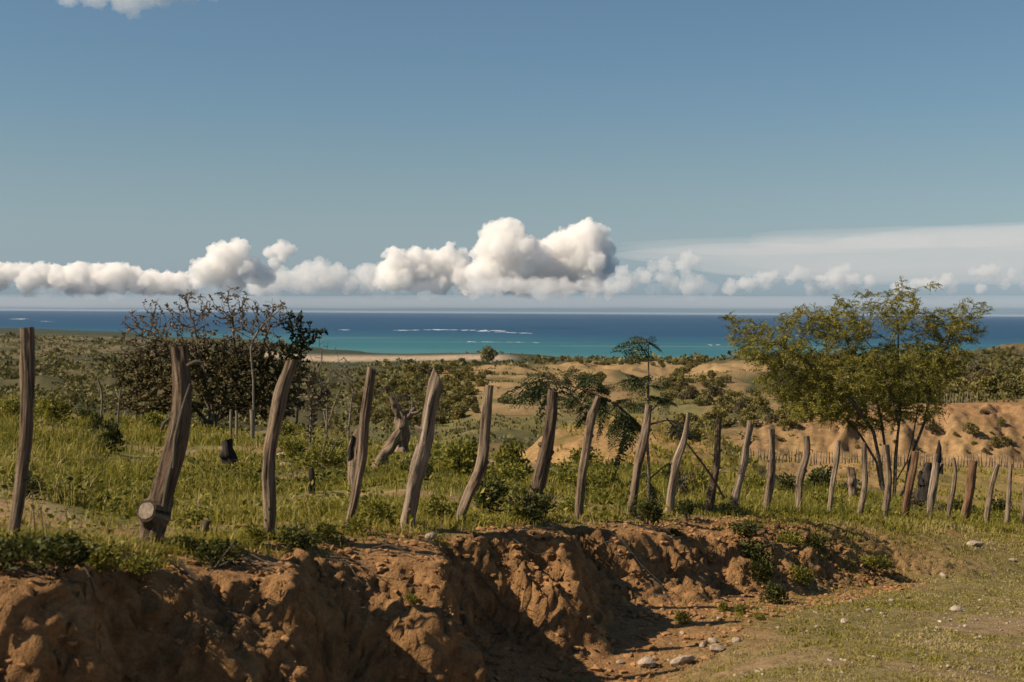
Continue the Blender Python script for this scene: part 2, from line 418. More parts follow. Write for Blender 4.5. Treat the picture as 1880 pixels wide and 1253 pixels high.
colr = dirt * (1 - .8 * grassy[..., None]) + TURF * .8 * grassy[..., None]
keep = (Y0 < 46)
F4 = grid_faces(*S.shape); kf = keep.ravel()[F4].all(1)
bank_me = mesh_np('bank', P.reshape(-1, 3), F4[kf], attrs={'col': colr.reshape(-1, 3)})
M_BANK = ground_material('earth', .035, 7.0, .8)
tag(obj('dirt_track', bank_me, M_BANK), kind='structure')

# ------------------------------------------------------------------ sea
SHO = [4600, 4300, 4000, 3950, 3800, 3450, 3390, 3300, 3300, 3300]
spx = np.linspace(-3000, 5000, 260); syv = np.exp(np.linspace(math.log(2600), math.log(90000), 160))
SX, SY = np.meshgrid(spx, syv, indexing='ij')
sh = np.interp(SX, CP, SHO)
ratio = np.log(np.maximum(SY / sh, .3))
sea_v = np.stack([(SX - 940) / F * SY, SY, np.full(SX.shape, -110.0)], -1).reshape(-1, 3)
sea_me = mesh_np('sea', sea_v, grid_faces(*SX.shape), attrs={'offshore': ratio.ravel()})
t = NT('sea_water'); co = t.coord('Object')
off = t.attr('offshore', 'Fac')
wob = t.noise(t.map(co, (.00035, .0012, 1)), 1.0, 4, .6)
o2 = t.math('ADD', off, t.math('MULTIPLY', t.math('SUBTRACT', wob, .5), .28))
c = t.ramp(t.math('MULTIPLY', o2, .5), [(.0, (.06, .16, .165)), (.06, (.032, .135, .155)), (.17, (.024, .112, .142)), (.27, (.020, .082, .135)), (.38, (.013, .060, .122)), (1, (.013, .057, .118))])
bar = t.noise(t.map(co, (.0006, .004, 1)), 1.0, 3, .5)
barm = t.math('MULTIPLY', t.ramp(bar, [(.54, 0), (.66, 1)]), t.ramp(t.math('MULTIPLY', off, .5), [(.10, 0), (.14, .55), (.19, .55), (.26, 0)]))
c = t.mix(barm, c, (.115, .21, .21))
rip = t.noise(t.map(co, (.01, .03, 1)), 1.0, 5, .7)
c = t.mix(1.0, c, t.ramp(rip, [(.3, .85), (.7, 1.12)]), 'MULTIPLY')
M_SEA = t.bsdf(c, .55, .12)
tag(obj('sea', sea_me, M_SEA), kind='structure')

# ------------------------------------------------------------------ wood
def wood_material(name, dark, mid, light, scale=1.0):
    t = NT(name); uv = t.attr('wood', 'Vector')
    g = t.noise(t.map(uv, (13, 2.0, 1)), 1.0 * scale, 6, .7, .8)
    g2 = t.noise(t.map(uv, (7, .9, 1)), 1.0 * scale, 4, .6, .3)
    c = t.ramp(g, [(.36, dark), (.48, mid), (.66, light)])
    c = t.mix(t.ramp(g2, [(.38, .0), (.62, .7)]), c, t.mix(1.0, c, (.62, .55, .48), 'MULTIPLY'))
    return t.bsdf(c, .9, .15, t.bump(g, 1.0, .03))
M_POST = wood_material('weathered_grey_wood', (.034, .023, .015), (.20, .143, .096), (.42, .32, .225))
M_POST2 = wood_material('dark_bark_wood', (.022, .015, .011), (.13, .09, .06), (.32, .24, .165), 1.3)
M_POST3 = wood_material('bleached_wood', (.05, .037, .027), (.255, .19, .135), (.47, .375, .28), .8)
M_POST_R = wood_material('reddish_wood', (.06, .03, .016), (.18, .10, .055), (.28, .175, .105))
M_CHAR = wood_material('charred_wood', (.010, .009, .008), (.03, .026, .022), (.085, .072, .06))
M_BARK = wood_material('tree_bark', (.05, .038, .026), (.13, .10, .07), (.25, .2, .15), .8)
M_PALE = wood_material('pale_dead_wood', (.09, .07, .05), (.22, .18, .135), (.36, .305, .24))
t = NT('sawn_wood_end'); _n = t.noise(t.coord('Object'), 45, 4, .6); M_CUT = t.bsdf(t.ramp(_n, [(.3, (.14, .105, .075)), (.7, (.34, .27, .2))]), .9, .1, t.bump(_n, .6, .01))

def tube(pts, rad, sides=16, step=.03, rough=.10, groove=.10, seed=0, slant=(0, 0), wob=0.0, cap=True, twist=.6):
    """knobbly stem along a polyline: verts, quads, tris, wood coordinates"""
    pts = np.asarray(pts, float); rad = np.asarray(rad, float)
    seg = np.linalg.norm(np.diff(pts, axis=0), axis=1); L = np.concatenate([[0], np.cumsum(seg)])
    n = max(int(L[-1] / step), len(pts) * 2, 4); tt = np.linspace(0, L[-1], n + 1)
    # smooth the polyline
    c = np.stack([np.interp(tt, L, pts[:, k]) for k in range(3)], 1); r = np.interp(tt, L, rad)
    w = max(int(n * .10), 1); ker = np.hanning(2 * w + 3)[1:-1]; ker /= ker.sum()
    def sm(a):
        p0 = 2 * a[0] - a[1:len(ker) // 2 + 1][::-1]; p1 = 2 * a[-1] - a[-len(ker) // 2:-1][::-1]
        return np.convolve(np.concatenate([p0, a, p1]), ker, 'valid')[:len(a)]
    if n > 6: c = np.stack([sm(c[:, k]) for k in range(3)], 1)
    tan = np.gradient(c, axis=0); tan /= np.linalg.norm(tan, axis=1, keepdims=True)
    ref = np.array([0, 1, 0.0]) if abs(tan[:, 1]).mean() < .8 else np.array([1.0, 0, 0])
    b1 = np.cross(tan, ref); b1 /= np.linalg.norm(b1, axis=1, keepdims=True); b2 = np.cross(tan, b1)
    th = np.linspace(0, 2 * math.pi, sides, endpoint=False)
    ct, sn = np.cos(th), np.sin(th)
    lo = noise(ct[None] * 1.1 + seed * 7.1, sn[None] * 1.1, tt[:, None] * 3.0 / max(L[-1], .3) * 2, seed)
    gr = .65 * noise(ct[None] * 3.0 + tt[:, None] * twist, sn[None] * 3.0, tt[:, None] * 1.6, seed + 5) + .5 * noise(ct[None] * 7.0 + tt[:, None] * twist, sn[None] * 7.0, tt[:, None] * 3.2, seed + 6)
    fi = noise(ct[None] * 5, sn[None] * 5, tt[:, None] * 14, seed + 9)
    R = r[:, None] * (1 + rough * lo * 1.6 - groove * np.abs(gr) * 2 + groove * .55 + .05 * fi)
    cw = c + wob * np.stack([noise(tt * 2.2, seed, 0, 3), noise(tt * 2.2, seed + 9, 0, 4), 0 * tt], 1)
    V = cw[:, None] + R[..., None] * (ct[None, :, None] * b1[:, None] + sn[None, :, None] * b2[:, None])
    up = tan[-1]
    k = np.arange(n + 1); wtop = np.clip((tt - (L[-1] - r[-1] * 1.6)) / (r[-1] * 1.6 + 1e-6), 0, 1)
    off = (V - c[:, None]) @ np.array([slant[0], slant[1], 0.0])
    V = V + (wtop[:, None] * off)[..., None] * up
    i = np.arange((n + 1) * sides).reshape(n + 1, sides)
    j = np.roll(i, -1, 1)
    quads = np.stack([i[:-1], j[:-1], j[1:], i[1:]], -1).reshape(-1, 4)
    wood = np.stack([np.broadcast_to(th[None] / 6.283 + seed * 3.7, R.shape), np.broadcast_to(tt[:, None] + seed, R.shape), np.zeros(R.shape)], -1).reshape(-1, 3)
    V = V.reshape(-1, 3); tris = np.zeros((0, 3), int)
    if cap:
        top = V[-sides:]; cen = top.mean(0)
        m = len(V); V = np.concatenate([V, top, [cen]]); wood = np.concatenate([wood, wood[-sides:], [[seed, tt[-1] * 1.0, 0]]])
        a = m + np.arange(sides); tris = np.stack([a, np.roll(a, -1), np.full(sides, m + sides)], -1)
    return V, quads, tris, wood
def tube_obj(name, mat, parent=None, loc=None, **kw):
    V, Q, T3, W = tube(**kw)
    me = mesh_np(name, V, Q, T3, attrs={'wood': W}); return obj(name, me, mat, parent, loc)
def join(parts):
    """several (V, Q, T, W) into one"""
    Vs, Qs, Ts, Ws, k = [], [], [], [], 0
    for V, Q, T3, W in parts:
        Vs.append(V); Ws.append(W)
        if len(Q): Qs.append(Q + k)
        if len(T3): Ts.append(T3 + k)
        k += len(V)
    return np.concatenate(Vs), (np.concatenate(Qs) if Qs else None), (np.concatenate(Ts) if Ts else None), np.concatenate(Ws)

# ------------------------------------------------------------------ fence posts (base to top: px, row, width in the photograph)
POSTS = [
 ([(23,992,21),(38,892,25),(48,790,22),(50,700,24),(48,602,24)], (.1,0), 0, 'leftmost fence post, tall and straight, its top against the sea'),
 ([(270,1032,46),(276,980,48),(290,936,44),(312,864,42),(330,781,36),(331,704,32),(325,637,35)], (0,0), 0, 'thickest gnarled fence post with a sawn knot near its foot'),
 ([(493,1008,15),(494,960,20),(494,927,23),(492,884,23),(493,835,23),(507,763,24),(518,712,23),(534,662,19)], (.5,0), 0, 'twisted fence post right of the charred stump, top bending right'),
 ([(638,964,12),(651,921,15),(657,878,17),(667,835,18),(668,801,17),(671,760,16),(678,715,16),(684,676,18)], (-.3,0), 0, 'slim crooked fence post in front of the burnt grey stump'),
 ([(746,970,27),(753,927,27),(761,884,27),(771,850,28),(781,806,27),(791,746,26),(799,710,28),(805,690,24)], (-1.1,0), 0, 'stout leaning fence post with an obliquely cut pointed top'),
 ([(842,955,17),(865,897,18),(879,872,20),(887,848,20),(891,781,18),(894,746,17),(898,708,16)], (0,0), 0, 'fence post with a strongly kinked leaning foot'),
 ([(975,945,23),(989,886,25),(999,837,24),(1010,781,20),(1016,717,18)], (-.2,0), 0, 'dark fence post leaning right, its foot hidden by the dark shrub'),
 ([(1061,957,14),(1065,914,15),(1068,870,16),(1077,825,16),(1086,765,15),(1099,730,11)], (-.3,0), 0, 'slender fence post with top bent right under the feathery leaves'),
 ([(1157,955,16),(1162,914,16),(1173,848,16),(1184,798,16),(1192,744,13)], (0,0), 0, 'fence post in front of the tall thin sapling stem'),
 ([(1228,950,14),(1231,911,14),(1237,874,15),(1241,848,16),(1253,822,13),(1260,791,9),(1264,758,7)], (0,0), 0, 'forked-looking grey fence post right of the feathery sapling'),
 ([(1300,948,14),(1304,920,15),(1310,887,15),(1316,853,12),(1317,812,10),(1319,767,10)], (0,0), 0, 'dark-footed fence post right of the forked-looking grey post'),
 ([(1345,942,13),(1350,911,16),(1359,874,14),(1369,824,14),(1377,776,12)], (-.8,0), 0, 'pale straight fence post leaning right with a chipped top'),
 ([(1406,955,14),(1406,936,15),(1413,887,16),(1416,853,15),(1418,824,12),(1416,787,11)], (0,0), 0, 'fence post beside the little sawn stump at its foot'),
 ([(1465,965,13),(1466,928,13),(1467,882,14),(1475,857,14),(1483,828,13),(1481,801,12)], (0,0), 0, 'fence post with a sharp bow to the right near its top'),
 ([(1520,961,10),(1525,920,9),(1528,887,9),(1536,845,9),(1540,809,7)], (0,0), 0, 'thin fence post, first one under the left of the acacia crown'),
 ([(1573,961,11),(1583,920,12),(1589,887,10),(1587,853,9),(1586,813,9)], (0,0), 0, 'thin bowed fence post just left of the acacia stems'),
 ([(1623,965,13),(1630,916,15),(1633,887,12),(1632,853,11),(1628,818,13)], (0,0), 0, 'wavy fence post standing right before the acacia stems'),
 ([(1657,965,13),(1665,920,15),(1675,874,14),(1683,830,12)], (0,0), 0, 'straight fence post leaning right, just right of the acacia stems'),
 ([(1705,965,11),(1709,924,14),(1717,874,13),(1721,834,13)], (0,0), 0, 'fence post with a dark splintered spike at its top'),
 ([(1740,969,8),(1743,936,9),(1751,903,9),(1757,866,7),(1753,842,6)], (0,0), 0, 'thin fence post bowed like a bracket, left of the thick reddish one'),
 ([(1768,967,16),(1775,928,16),(1781,887,16),(1786,846,14)], (0,0), 1, 'thick reddish round fence post near the right edge'),
 ([(1811,970,10),(1812,945,11),(1817,903,11),(1823,874,10),(1831,852,8)], (0,0), 0, 'fence post with a hooked top right of the thick reddish one'),
 ([(1847,972,8),(1851,936,9),(1853,895,8),(1857,852,6)], (0,0), 0, 'thin straight fence post second from the right edge'),
 ([(1875,977,9),(1879,930,9),(1881,890,9),(1886,856,8)], (0,0), 0, 'fence post cut off by the right edge of the view'),
]
POST_XY = []
for k, (pts, sl, red, lab) in enumerate(POSTS):
    Yd = float(fence_depth(pts[0][0])); W3 = []; Rr = []
    for (px, py, w) in pts:
        W3.append(np.array(at(px, py, Yd))); Rr.append(w * .5 * Yd / F * .98)
    W3 = np.array(W3); gz = g1(W3[0][0], Yd)
    lean = rng.uniform(-.06, .06)
    W3[:, 1] += (W3[:, 2] - W3[0, 2]) * lean
    foot = W3[0] + np.array([(W3[0, 0] - W3[1, 0]) * .3, 0, 0]); foot[2] = min(W3[0, 2], gz) - .3
    W3 = np.concatenate([[foot], W3]); Rr = [Rr[0]] + Rr
    base = Vector((W3[1][0], W3[1][1], gz)); POST_XY.append((base.x, base.y))
    mat = M_POST_R if red else [M_POST, M_POST2, M_POST, M_POST, M_POST3, M_POST, M_POST2, M_POST, M_POST, M_POST3, M_POST2, M_POST3, M_POST, M_POST, M_POST3, M_POST, M_POST, M_POST_R, M_POST3, M_POST, M_POST_R, M_POST, M_POST3, M_POST][k]
    sides = 34 if k < 9 else 18
    parts = [tube(W3 - np.array(base), Rr, sides, (.018 if k < 9 else .03), .12, .18, k + 1, sl)]
    o = empty('fence_post', base); tag(o, lab, 'fence post', 'crooked posts of the roadside fence')
    V, Q, T3, Wd = join(parts); obj('shaft', mesh_np('shaft', V, Q, T3, attrs={'wood': Wd}), mat, o)
    if k < 14 and k != 1:   # small stubs of cut side branches
        for q in range(random.choice([1, 2, 2, 3])):
            i = random.randrange(1, len(W3) - 1); f = random.random(); c0 = W3[i] * (1 - f) + W3[i + 1] * f - np.array(base); rr_ = Rr[i]
            a = random.choice([random.uniform(-.6, .5), random.uniform(2.6, 3.7), -1.5]); dv = np.array([math.cos(a), -abs(math.sin(a)) * .8, random.uniform(.2, .8)])
            tube_obj('knot', mat, o, pts=[c0 + dv * rr_ * .3, c0 + dv * rr_ * 1.0, c0 + dv * rr_ * random.uniform(1.25, 1.7)], rad=[rr_ * .55, rr_ * .42, rr_ * .22], sides=9, step=.015, rough=.2, groove=.2, seed=200 + 5 * k + q)
    if k == 1:   # sawn-off knot, peeling strips of bark
        kn = np.array(at(269, 938, Yd - .075)) - np.array(base); kb = np.array(at(284, 944, Yd + .02)) - np.array(base)
        ob = tube_obj('knot', M_POST2, o, pts=[kb, kb * .35 + kn * .65, kn], rad=[.13, .095, .074], sides=24, step=.012, rough=.05, groove=.06, seed=77)
        dv = kn - kb; dv /= np.linalg.norm(dv)
        tube_obj('sawn_face', M_CUT, ob, pts=[kn - dv * .01, kn + dv * .006], rad=[.060, .058], sides=24, step=.01, rough=.05, groove=.02, seed=78)
        for q, path in enumerate([[(318,860),(322,800),(336,745),(349,705)], [(300,930),(308,880),(320,830)], [(296,790),(303,775),(312,768)], [(343,672),(357,664),(366,663),(373,668),(376,682)]]):
            tube_obj('bark_strip', M_PALE, o, pts=[np.array(at(a, b, Yd - (.085 if q < 3 else .02))) - np.array(base) for a, b in path], rad=[.012, .013, .009] + [.006] * (len(path) - 3), sides=6, step=.03, seed=80 + q)
    if k == 18:
        tube_obj('splinter', M_CHAR, o, pts=[np.array(at(1722, 850, Yd)) - np.array(base), np.array(at(1724, 826, Yd)) - np.array(base), np.array(at(1724, 808, Yd)) - np.array(base)], rad=[.06, .05, .008], sides=8, step=.03, seed=90)
        tube_obj('splinter', M_CHAR, o, pts=[np.array(at(1727, 870, Yd)) - np.array(base), np.array(at(1730, 852, Yd)) - np.array(base)], rad=[.05, .015], sides=8, step=.03, seed=91)

# ------------------------------------------------------------------ foliage
def leaf_material(name, a, b, trans=.35, rough=.65):
    t = NT(name); f = t.attr('tint', 'Fac')
    c = t.ramp(f, [(0, a), (1, b)]) if isinstance(a[0], float) else t.ramp(f, a)
    return t.bsdf(c, rough, .25, None, trans)
M_ACACIA = leaf_material('acacia_leaf', [(0, (.085, .088, .013)), (.5, (.20, .182, .026)), (1, (.33, .265, .05))], None, .35)
M_BUSH = leaf_material('thicket_leaf', [(0, (.05, .042, .015)), (.5, (.13, .10, .037)), (1, (.26, .19, .09))], None, .25)
M_DRYLEAF = leaf_material('dry_leaf', [(0, (.09, .06, .03)), (.5, (.18, .125, .07)), (1, (.30, .22, .14))], None, .25)
M_DARKLEAF = leaf_material('dark_leaf', [(0, (.012, .020, .009)), (1, (.045, .062, .022))], None, .2)
M_SAPLING = leaf_material('shaded_feathery_leaf', [(0, (.014, .024, .007)), (.6, (.036, .054, .012)), (1, (.09, .12, .024))], None, .25, .5)  # very dark green, the shade on the sapling put into its leaf colour
M_SCRUB = leaf_material('scrub_leaf', [(0, (.065, .06, .015)), (.5, (.15, .128, .036)), (1, (.25, .205, .075))], None, .2)
M_SCRUB2 = leaf_material('grey_scrub_leaf', [(0, (.055, .045, .022)), (.5, (.12, .095, .045)), (1, (.20, .155, .085))], None, .2)
M_WEED = leaf_material('weed_leaf', [(0, (.05, .056, .008)), (.5, (.17, .16, .019)), (1, (.31, .265, .045))], None, .35)
M_GRASS = leaf_material('grass_blade', [(0, (.085, .086, .010)), (.4, (.235, .205, .022)), (.7, (.32, .26, .058)), (1, (.43, .33, .155))], None, .4)

def unit(v): return v / np.maximum(np.linalg.norm(v, axis=-1, keepdims=True), 1e-9)
def leaves(P, Dv, L, W, tint, r, fold=.25):
    n = len(P); rnd = unit(r.normal(size=(n, 3))); S = unit(np.cross(Dv, rnd)); U = np.cross(S, Dv)
    L = np.broadcast_to(np.asarray(L, float), n)[:, None]; W = np.broadcast_to(np.asarray(W, float), n)[:, None]
    m = P + Dv * L * .45
    V = np.stack([P, m + S * W + U * W * fold, P + Dv * L, m - S * W + U * W * fold], 1).reshape(-1, 3)
    Q = np.arange(n * 4).reshape(n, 4)
    return V, Q, np.repeat(tint, 4)
def fronds(P, Dv, L, tint, r, pairs=5, lw=.30, ww=.5):
    """pinnate leaf: leaflets in pairs along a rachis"""
    n = len(P); L = np.broadcast_to(np.asarray(L, float), n)
    rnd = unit(r.normal(size=(n, 3)) + np.array([0, 0, 1.5])); S = unit(np.cross(Dv, rnd))
    Ps, Ds, Ls, Ts = [], [], [], []
    for k in range(pairs):
        f = (k + .6) / pairs; droop = np.array([0, 0, -1.0]) * (f ** 2 * .25 * L)[:, None]
        p = P + Dv * (L * f)[:, None] + droop
        sz = L * lw * (1 - .45 * abs(f - .45))
        for sg in (-1, 1):
            Ps.append(p); Ds.append(unit(S * sg + Dv * .55 + r.normal(size=(n, 3)) * .12)); Ls.append(sz); Ts.append(tint + r.normal(size=n) * .05)
    P2 = np.concatenate(Ps); D2 = np.concatenate(Ds); L2 = np.concatenate(Ls)
    return leaves(P2, D2, L2, L2 * ww * .5, np.clip(np.concatenate(Ts), 0, 1), r)
def leaf_obj(name, V, Q, tint, mat, parent=None, kind=None):
    o = obj(name, mesh_np(name, V, Q, None, False, {'tint': tint}), mat, parent)
    return o

def in_lobes(lobes, n, r, shell=.0):
    """points in ellipsoids (x,y,z,rx,ry,rz)"""
    lb = np.array(lobes, float); vol = lb[:, 3] * lb[:, 4] * lb[:, 5]; pick = r.choice(len(lb), n, p=vol ** .75 / (vol ** .75).sum())
    d = unit(r.normal(size=(n, 3))); rad = (shell + (1 - shell) * r.random(n)) ** (1 / 2.2)
    return lb[pick, :3] + d * rad[:, None] * lb[pick, 3:]
def colonize(att, nodes, parents, step, infl, kill, iters, r, tropism=(0, 0, .05)):
    P = [np.array(p, float) for p in nodes]; par = list(parents); att = att.copy()
    tr = np.array(tropism)
    for _ in range(iters):
        if len(att) == 0: break
        N = np.array(P)
        d2 = ((att[:, None, :] - N[None]) ** 2).sum(-1) if len(att) * len(N) < 12e6 else None
        if d2 is None: break
        j = d2.argmin(1); dm = np.sqrt(d2[np.arange(len(att)), j])
        act = dm < infl
        if not act.any(): infl *= 1.6; continue
        acc = np.zeros_like(N); cnt = np.zeros(len(N))
        dv = unit(att - N[j]); np.add.at(acc, j[act], dv[act]); np.add.at(cnt, j[act], 1)
        grow = np.where(cnt > 0)[0]
        new = []
        for g in grow:
            dd = acc[g] / cnt[g] + tr + r.normal(size=3) * .12; dd /= np.linalg.norm(dd) + 1e-9
            q = N[g] + dd * step
            P.append(q); par.append(g); new.append(q)
        new = np.array(new)
        att = att[(((att[:, None] - new[None]) ** 2).sum(-1).min(1)) > kill ** 2]
    return np.array(P), np.array(par)
def radii(P, par, tip, expo=2.3):
    n = len(P); a = np.zeros(n); ch = np.zeros(n, int)
    for k in range(n - 1, -1, -1):
        if a[k] == 0: a[k] = tip ** expo
        if par[k] >= 0: a[par[k]] += a[k]; ch[par[k]] += 1
    return a ** (1 / expo), ch
def branch_mesh(P, par, R, sides=5):
    """one open tapered tube per segment, joined"""
    k = np.where(par >= 0)[0]; a = P[par[k]]; b = P[k]; ra = np.minimum(R[par[k]], R[k] * 1.6); rb = R[k]
    t = unit(b - a); ref = np.where(np.abs(t[:, 2:3]) < .9, np.array([[0, 0, 1.0]]), np.array([[1.0, 0, 0]]))
    u_ = unit(np.cross(t, ref)); v_ = np.cross(t, u_)
    th = np.linspace(0, 2 * math.pi, sides, endpoint=False)
    ring = np.cos(th)[None, :, None] * u_[:, None] + np.sin(th)[None, :, None] * v_[:, None]
    A_ = a[:, None] + ring * ra[:, None, None]; B_ = (b + t * rb[:, None] * .3)[:, None] + ring * rb[:, None, None]
    V = np.concatenate([A_, B_], 1).reshape(-1, 3); n = len(k)
    i = np.arange(n)[:, None] * 2 * sides + np.arange(sides)[None]; j = np.arange(n)[:, None] * 2 * sides + (np.arange(sides)[None] + 1) % sides
    Q = np.stack([i, j, j + sides, i + sides], -1).reshape(-1, 4)
    W = np.stack([np.tile(np.concatenate([th, th]) / 6.28, n), V[:, 2] * 1.0, V[:, 0]], 1)
    return V, Q, W
def stem_nodes(paths, step):
    """polylines -> node list with parents; every path starts at the shared root node 0"""
    P = [np.array(paths[0][0], float)]; par = [-1]
    for pth in paths:
        pth = np.array(pth, float); seg = np.linalg.norm(np.diff(pth, axis=0), axis=1); L = np.concatenate([[0], np.cumsum(seg)])
        n = max(int(L[-1] / step), 2); tt = np.linspace(0, L[-1], n + 1)
        q = np.stack([np.interp(tt, L, pth[:, k]) for k in range(3)], 1)
        last = 0
        for x_ in q[1:]: P.append(x_); par.append(last); last = len(P) - 1
    return P, par
def loc_px(base_px, base_py, m):
    return lambda px, py, dy=0.0: np.array([(px - base_px) * m, dy, (base_py - py) * m])

def tree(name, label, cat, px, py, Y, lobes_px, stems_px, n_att, step, kill, mat, wood, leaf, tip=.006, seed=1, group=None, leafy=.02, per=3, thin=1.0, tint=(.5, .22)):
    r = np.random.default_rng(seed); m = Y / F; lp = loc_px(px, py, m)
    X = (px - 940) / F * Y; base = at(px, py, Y); gz = g1(base.x, Y) - base.z - .12
    lobes = [(*lp(a, b, dy), rx * m, ry_ , rz * m) for (a, b, rx, rz, dy, ry_) in lobes_px]
    att = in_lobes(lobes, n_att, r, .15)
    stems = [[np.array([0, 0, min(gz, -.1)])] + ([np.array([0, 0, 0.0])] if len(s) < 4 or len(stems_px) < 5 else [np.array([lp(*s[0])[0] * .75, lp(*s[0])[1] * .8, -.02])]) + [lp(*q) for q in s] for s in stems_px]
    P, par = stem_nodes(stems, step)
    P, par = colonize(att, P, par, step, step * 9, kill, 140, r)
    R, ch = radii(P, par, tip)
    root = empty(name, base); tag(root, label, cat, group)
    V, Q, W = branch_mesh(P, par, R, 6)
    V = V + .3 * tip * r.normal(size=V.shape) * 0
    obj('branches' if len(stems_px) > 1 else 'trunk', mesh_np('branches', V, Q, attrs={'wood': W}), wood, root)
    if leaf:
        Lf, kind = leaf; idx = np.where((R < leafy) & (par >= 0))[0]
        idx = idx[r.random(len(idx)) < thin]
        idx = np.repeat(idx, per); f = r.random(len(idx))[:, None]
        pp = P[par[idx]] * (1 - f) + P[idx] * f; bd = unit(P[idx] - P[par[idx]])
        dd = unit(bd * .9 + r.normal(size=(len(idx), 3)) * np.array([.7, .7, .45]) + np.array([0, 0, -.1]))
        cl = fbm(pp[:, 0] * 2.2, pp[:, 1] * 2.2, pp[:, 2] * 2.2, 2, seed)
        tn = np.clip(tint[0] + cl * .45 + r.normal(size=len(idx)) * tint[1] * .6, 0, 1)
        LL = Lf * r.uniform(.6, 1.25, len(idx))
        if kind == 'frond': V, Q, tt = fronds(pp, dd, LL, tn, r, 6, .30, .42)
        else: V, Q, tt = leaves(pp, dd, LL, LL * kind, tn, r)
        leaf_obj('crown', V, Q, tt, mat, root)
    return root

# acacia on the right
YA = 42.0
tree('acacia_tree', 'wide feathery acacia tree with many stems behind the right part of fence', 'tree', 1640, 892, YA,
     [(1415, 640, 78, 38, -.3, 1.1), (1375, 612, 48, 26, .4, .7), (1480, 590, 62, 28, .3, .9), (1350, 585, 30, 10, 0, .4), (1545, 600, 60, 45, .2, 1.3), (1535, 550, 14, 18, 0, .3), (1590, 560, 26, 28, .3, .5),
      (1645, 575, 42, 42, -.1, .9), (1655, 532, 24, 20, 0, .4), (1700, 522, 22, 6, 0, .25), (1735, 592, 62, 32, .2, 1.0), (1778, 566, 42, 16, -.2, .5), (1770, 612, 45, 20, .3, .6), (1560, 685, 110, 52, 0, 1.7), (1660, 680, 85, 62, .1, 1.6),
      (1725, 655, 55, 45, .2, 1.0), (1440, 700, 62, 30, .2, .9), (1500, 745, 60, 34, -.3, 1.0), (1600, 755, 70, 40, .4, 1.2), (1690, 740, 40, 40, -.3, .8), (1480, 715, 60, 34, .3, 1.0)],
     [[(1628, 840, .1), (1618, 770, .1), (1600, 700, .2), (1560, 640, .2)], [(1612, 850, -.2), (1596, 790, -.4), (1550, 730, -.6), (1480, 670, -.5), (1420, 630, -.3)], [(1646, 840, .2), (1655, 760, .2), (1650, 690, .1), (1645, 600, 0)],
      [(1668, 845, -.1), (1692, 770, -.3), (1705, 700, -.2), (1740, 620, 0)], [(1612, 850, .2), (1585, 800, .5), (1520, 730, .8), (1450, 680, .9)], [(1668, 850, .2), (1685, 800, .5), (1700, 730, .8)], [(1640, 840, -.3), (1640, 780, -.5), (1615, 700, -.8), (1590, 640, -.8)]],
     4600, .17, .19, M_ACACIA, M_BARK, (.25, 'frond'), .005, 3, leafy=.016, per=4, thin=.95)

# thicket on the left
YT = 43.0
tree('dry_topped_tree', 'thin-leaved brown tree with a bare twiggy top, in the left thicket', 'tree', 395, 778, YT,
     [(262, 605, 52, 40, .2, .8), (285, 565, 30, 22, 0, .4), (350, 570, 42, 36, .3, .7), (340, 545, 22, 16, 0, .4), (425, 560, 55, 36, -.2, .8), (430, 532, 24, 10, 0, .4), (495, 575, 40, 34, .3, .6), (240, 640, 45, 28, .1, .6), (330, 620, 70, 40, 0, 1.0), (450, 620, 70, 40, 0, 1)],
     [[(370, 720, .1), (320, 660, .2), (280, 615, .2)], [(385, 720, -.1), (365, 650, 0), (352, 590, .2)], [(410, 720, .2), (430, 640, 0), (428, 580, -.1)], [(430, 730, 0), (470, 660, .2), (492, 600, .3)]],
     3000, .16, .18, M_DRYLEAF, M_BARK, (.08, .34), .0055, 11, leafy=.0135, per=9, thin=.55)
tree('thicket_bush', 'dense dark brown-green bush filling the foot of the left thicket', 'bush', 385, 780, YT + .5,
     [(255, 690, 52, 50, 0, 1.0), (300, 655, 60, 35, .3, .8), (345, 705, 70, 62, -.2, 1.4), (440, 700, 80, 70, 0, 1.5), (520, 700, 62, 62, .2, 1.2), (400, 660, 80, 40, .5, 1), (500, 650, 60, 30, .4, .8), (280, 735, 70, 32, -.3, 1.0), (480, 745, 90, 28, -.3, 1.1)],
     [[(340, 730, 0), (290, 690, .1)], [(380, 720, .2), (370, 680, 0)], [(420, 730, -.2), (440, 690, 0)], [(450, 740, 0), (510, 700, .2)]],
     4200, .19, .19, M_BUSH, M_BARK, (.10, .36), .0055, 12, leafy=.03, per=17, tint=(.42, .3))
tree('pale_trunk_tree', 'slim tree with a pale straight trunk in front of the thicket', 'tree', 466, 778, YT - 1.2,
     [(470, 590, 45, 28, 0, .5), (505, 570, 30, 24, .1, .4), (440, 600, 30, 24, 0, .4), (455, 560, 24, 18, 0, .3)],
     [[(465, 700, 0), (460, 640, 0), (464, 625, 0), (480, 598, 0), (500, 580, 0)]],
     300, .17, .22, M_DRYLEAF, M_PALE, (.11, .30), .0075, 13, leafy=.012, per=2, thin=.5)
tree('dark_leaved_tree', 'small dark green leafy tree at the right edge of the thicket', 'tree', 545, 778, YT + .2,
     [(540, 592, 26, 28, 0, .5), (560, 615, 30, 22, .1, .5), (585, 608, 20, 10, 0, .3), (548, 640, 26, 22, 0, .5)],
     [[(548, 720, 0), (550, 660, 0), (545, 620, 0)]],
     420, .15, .18, M_DARKLEAF, M_BARK, (.13, .3), .007, 14, leafy=.02, per=8, tint=(.4, .3))
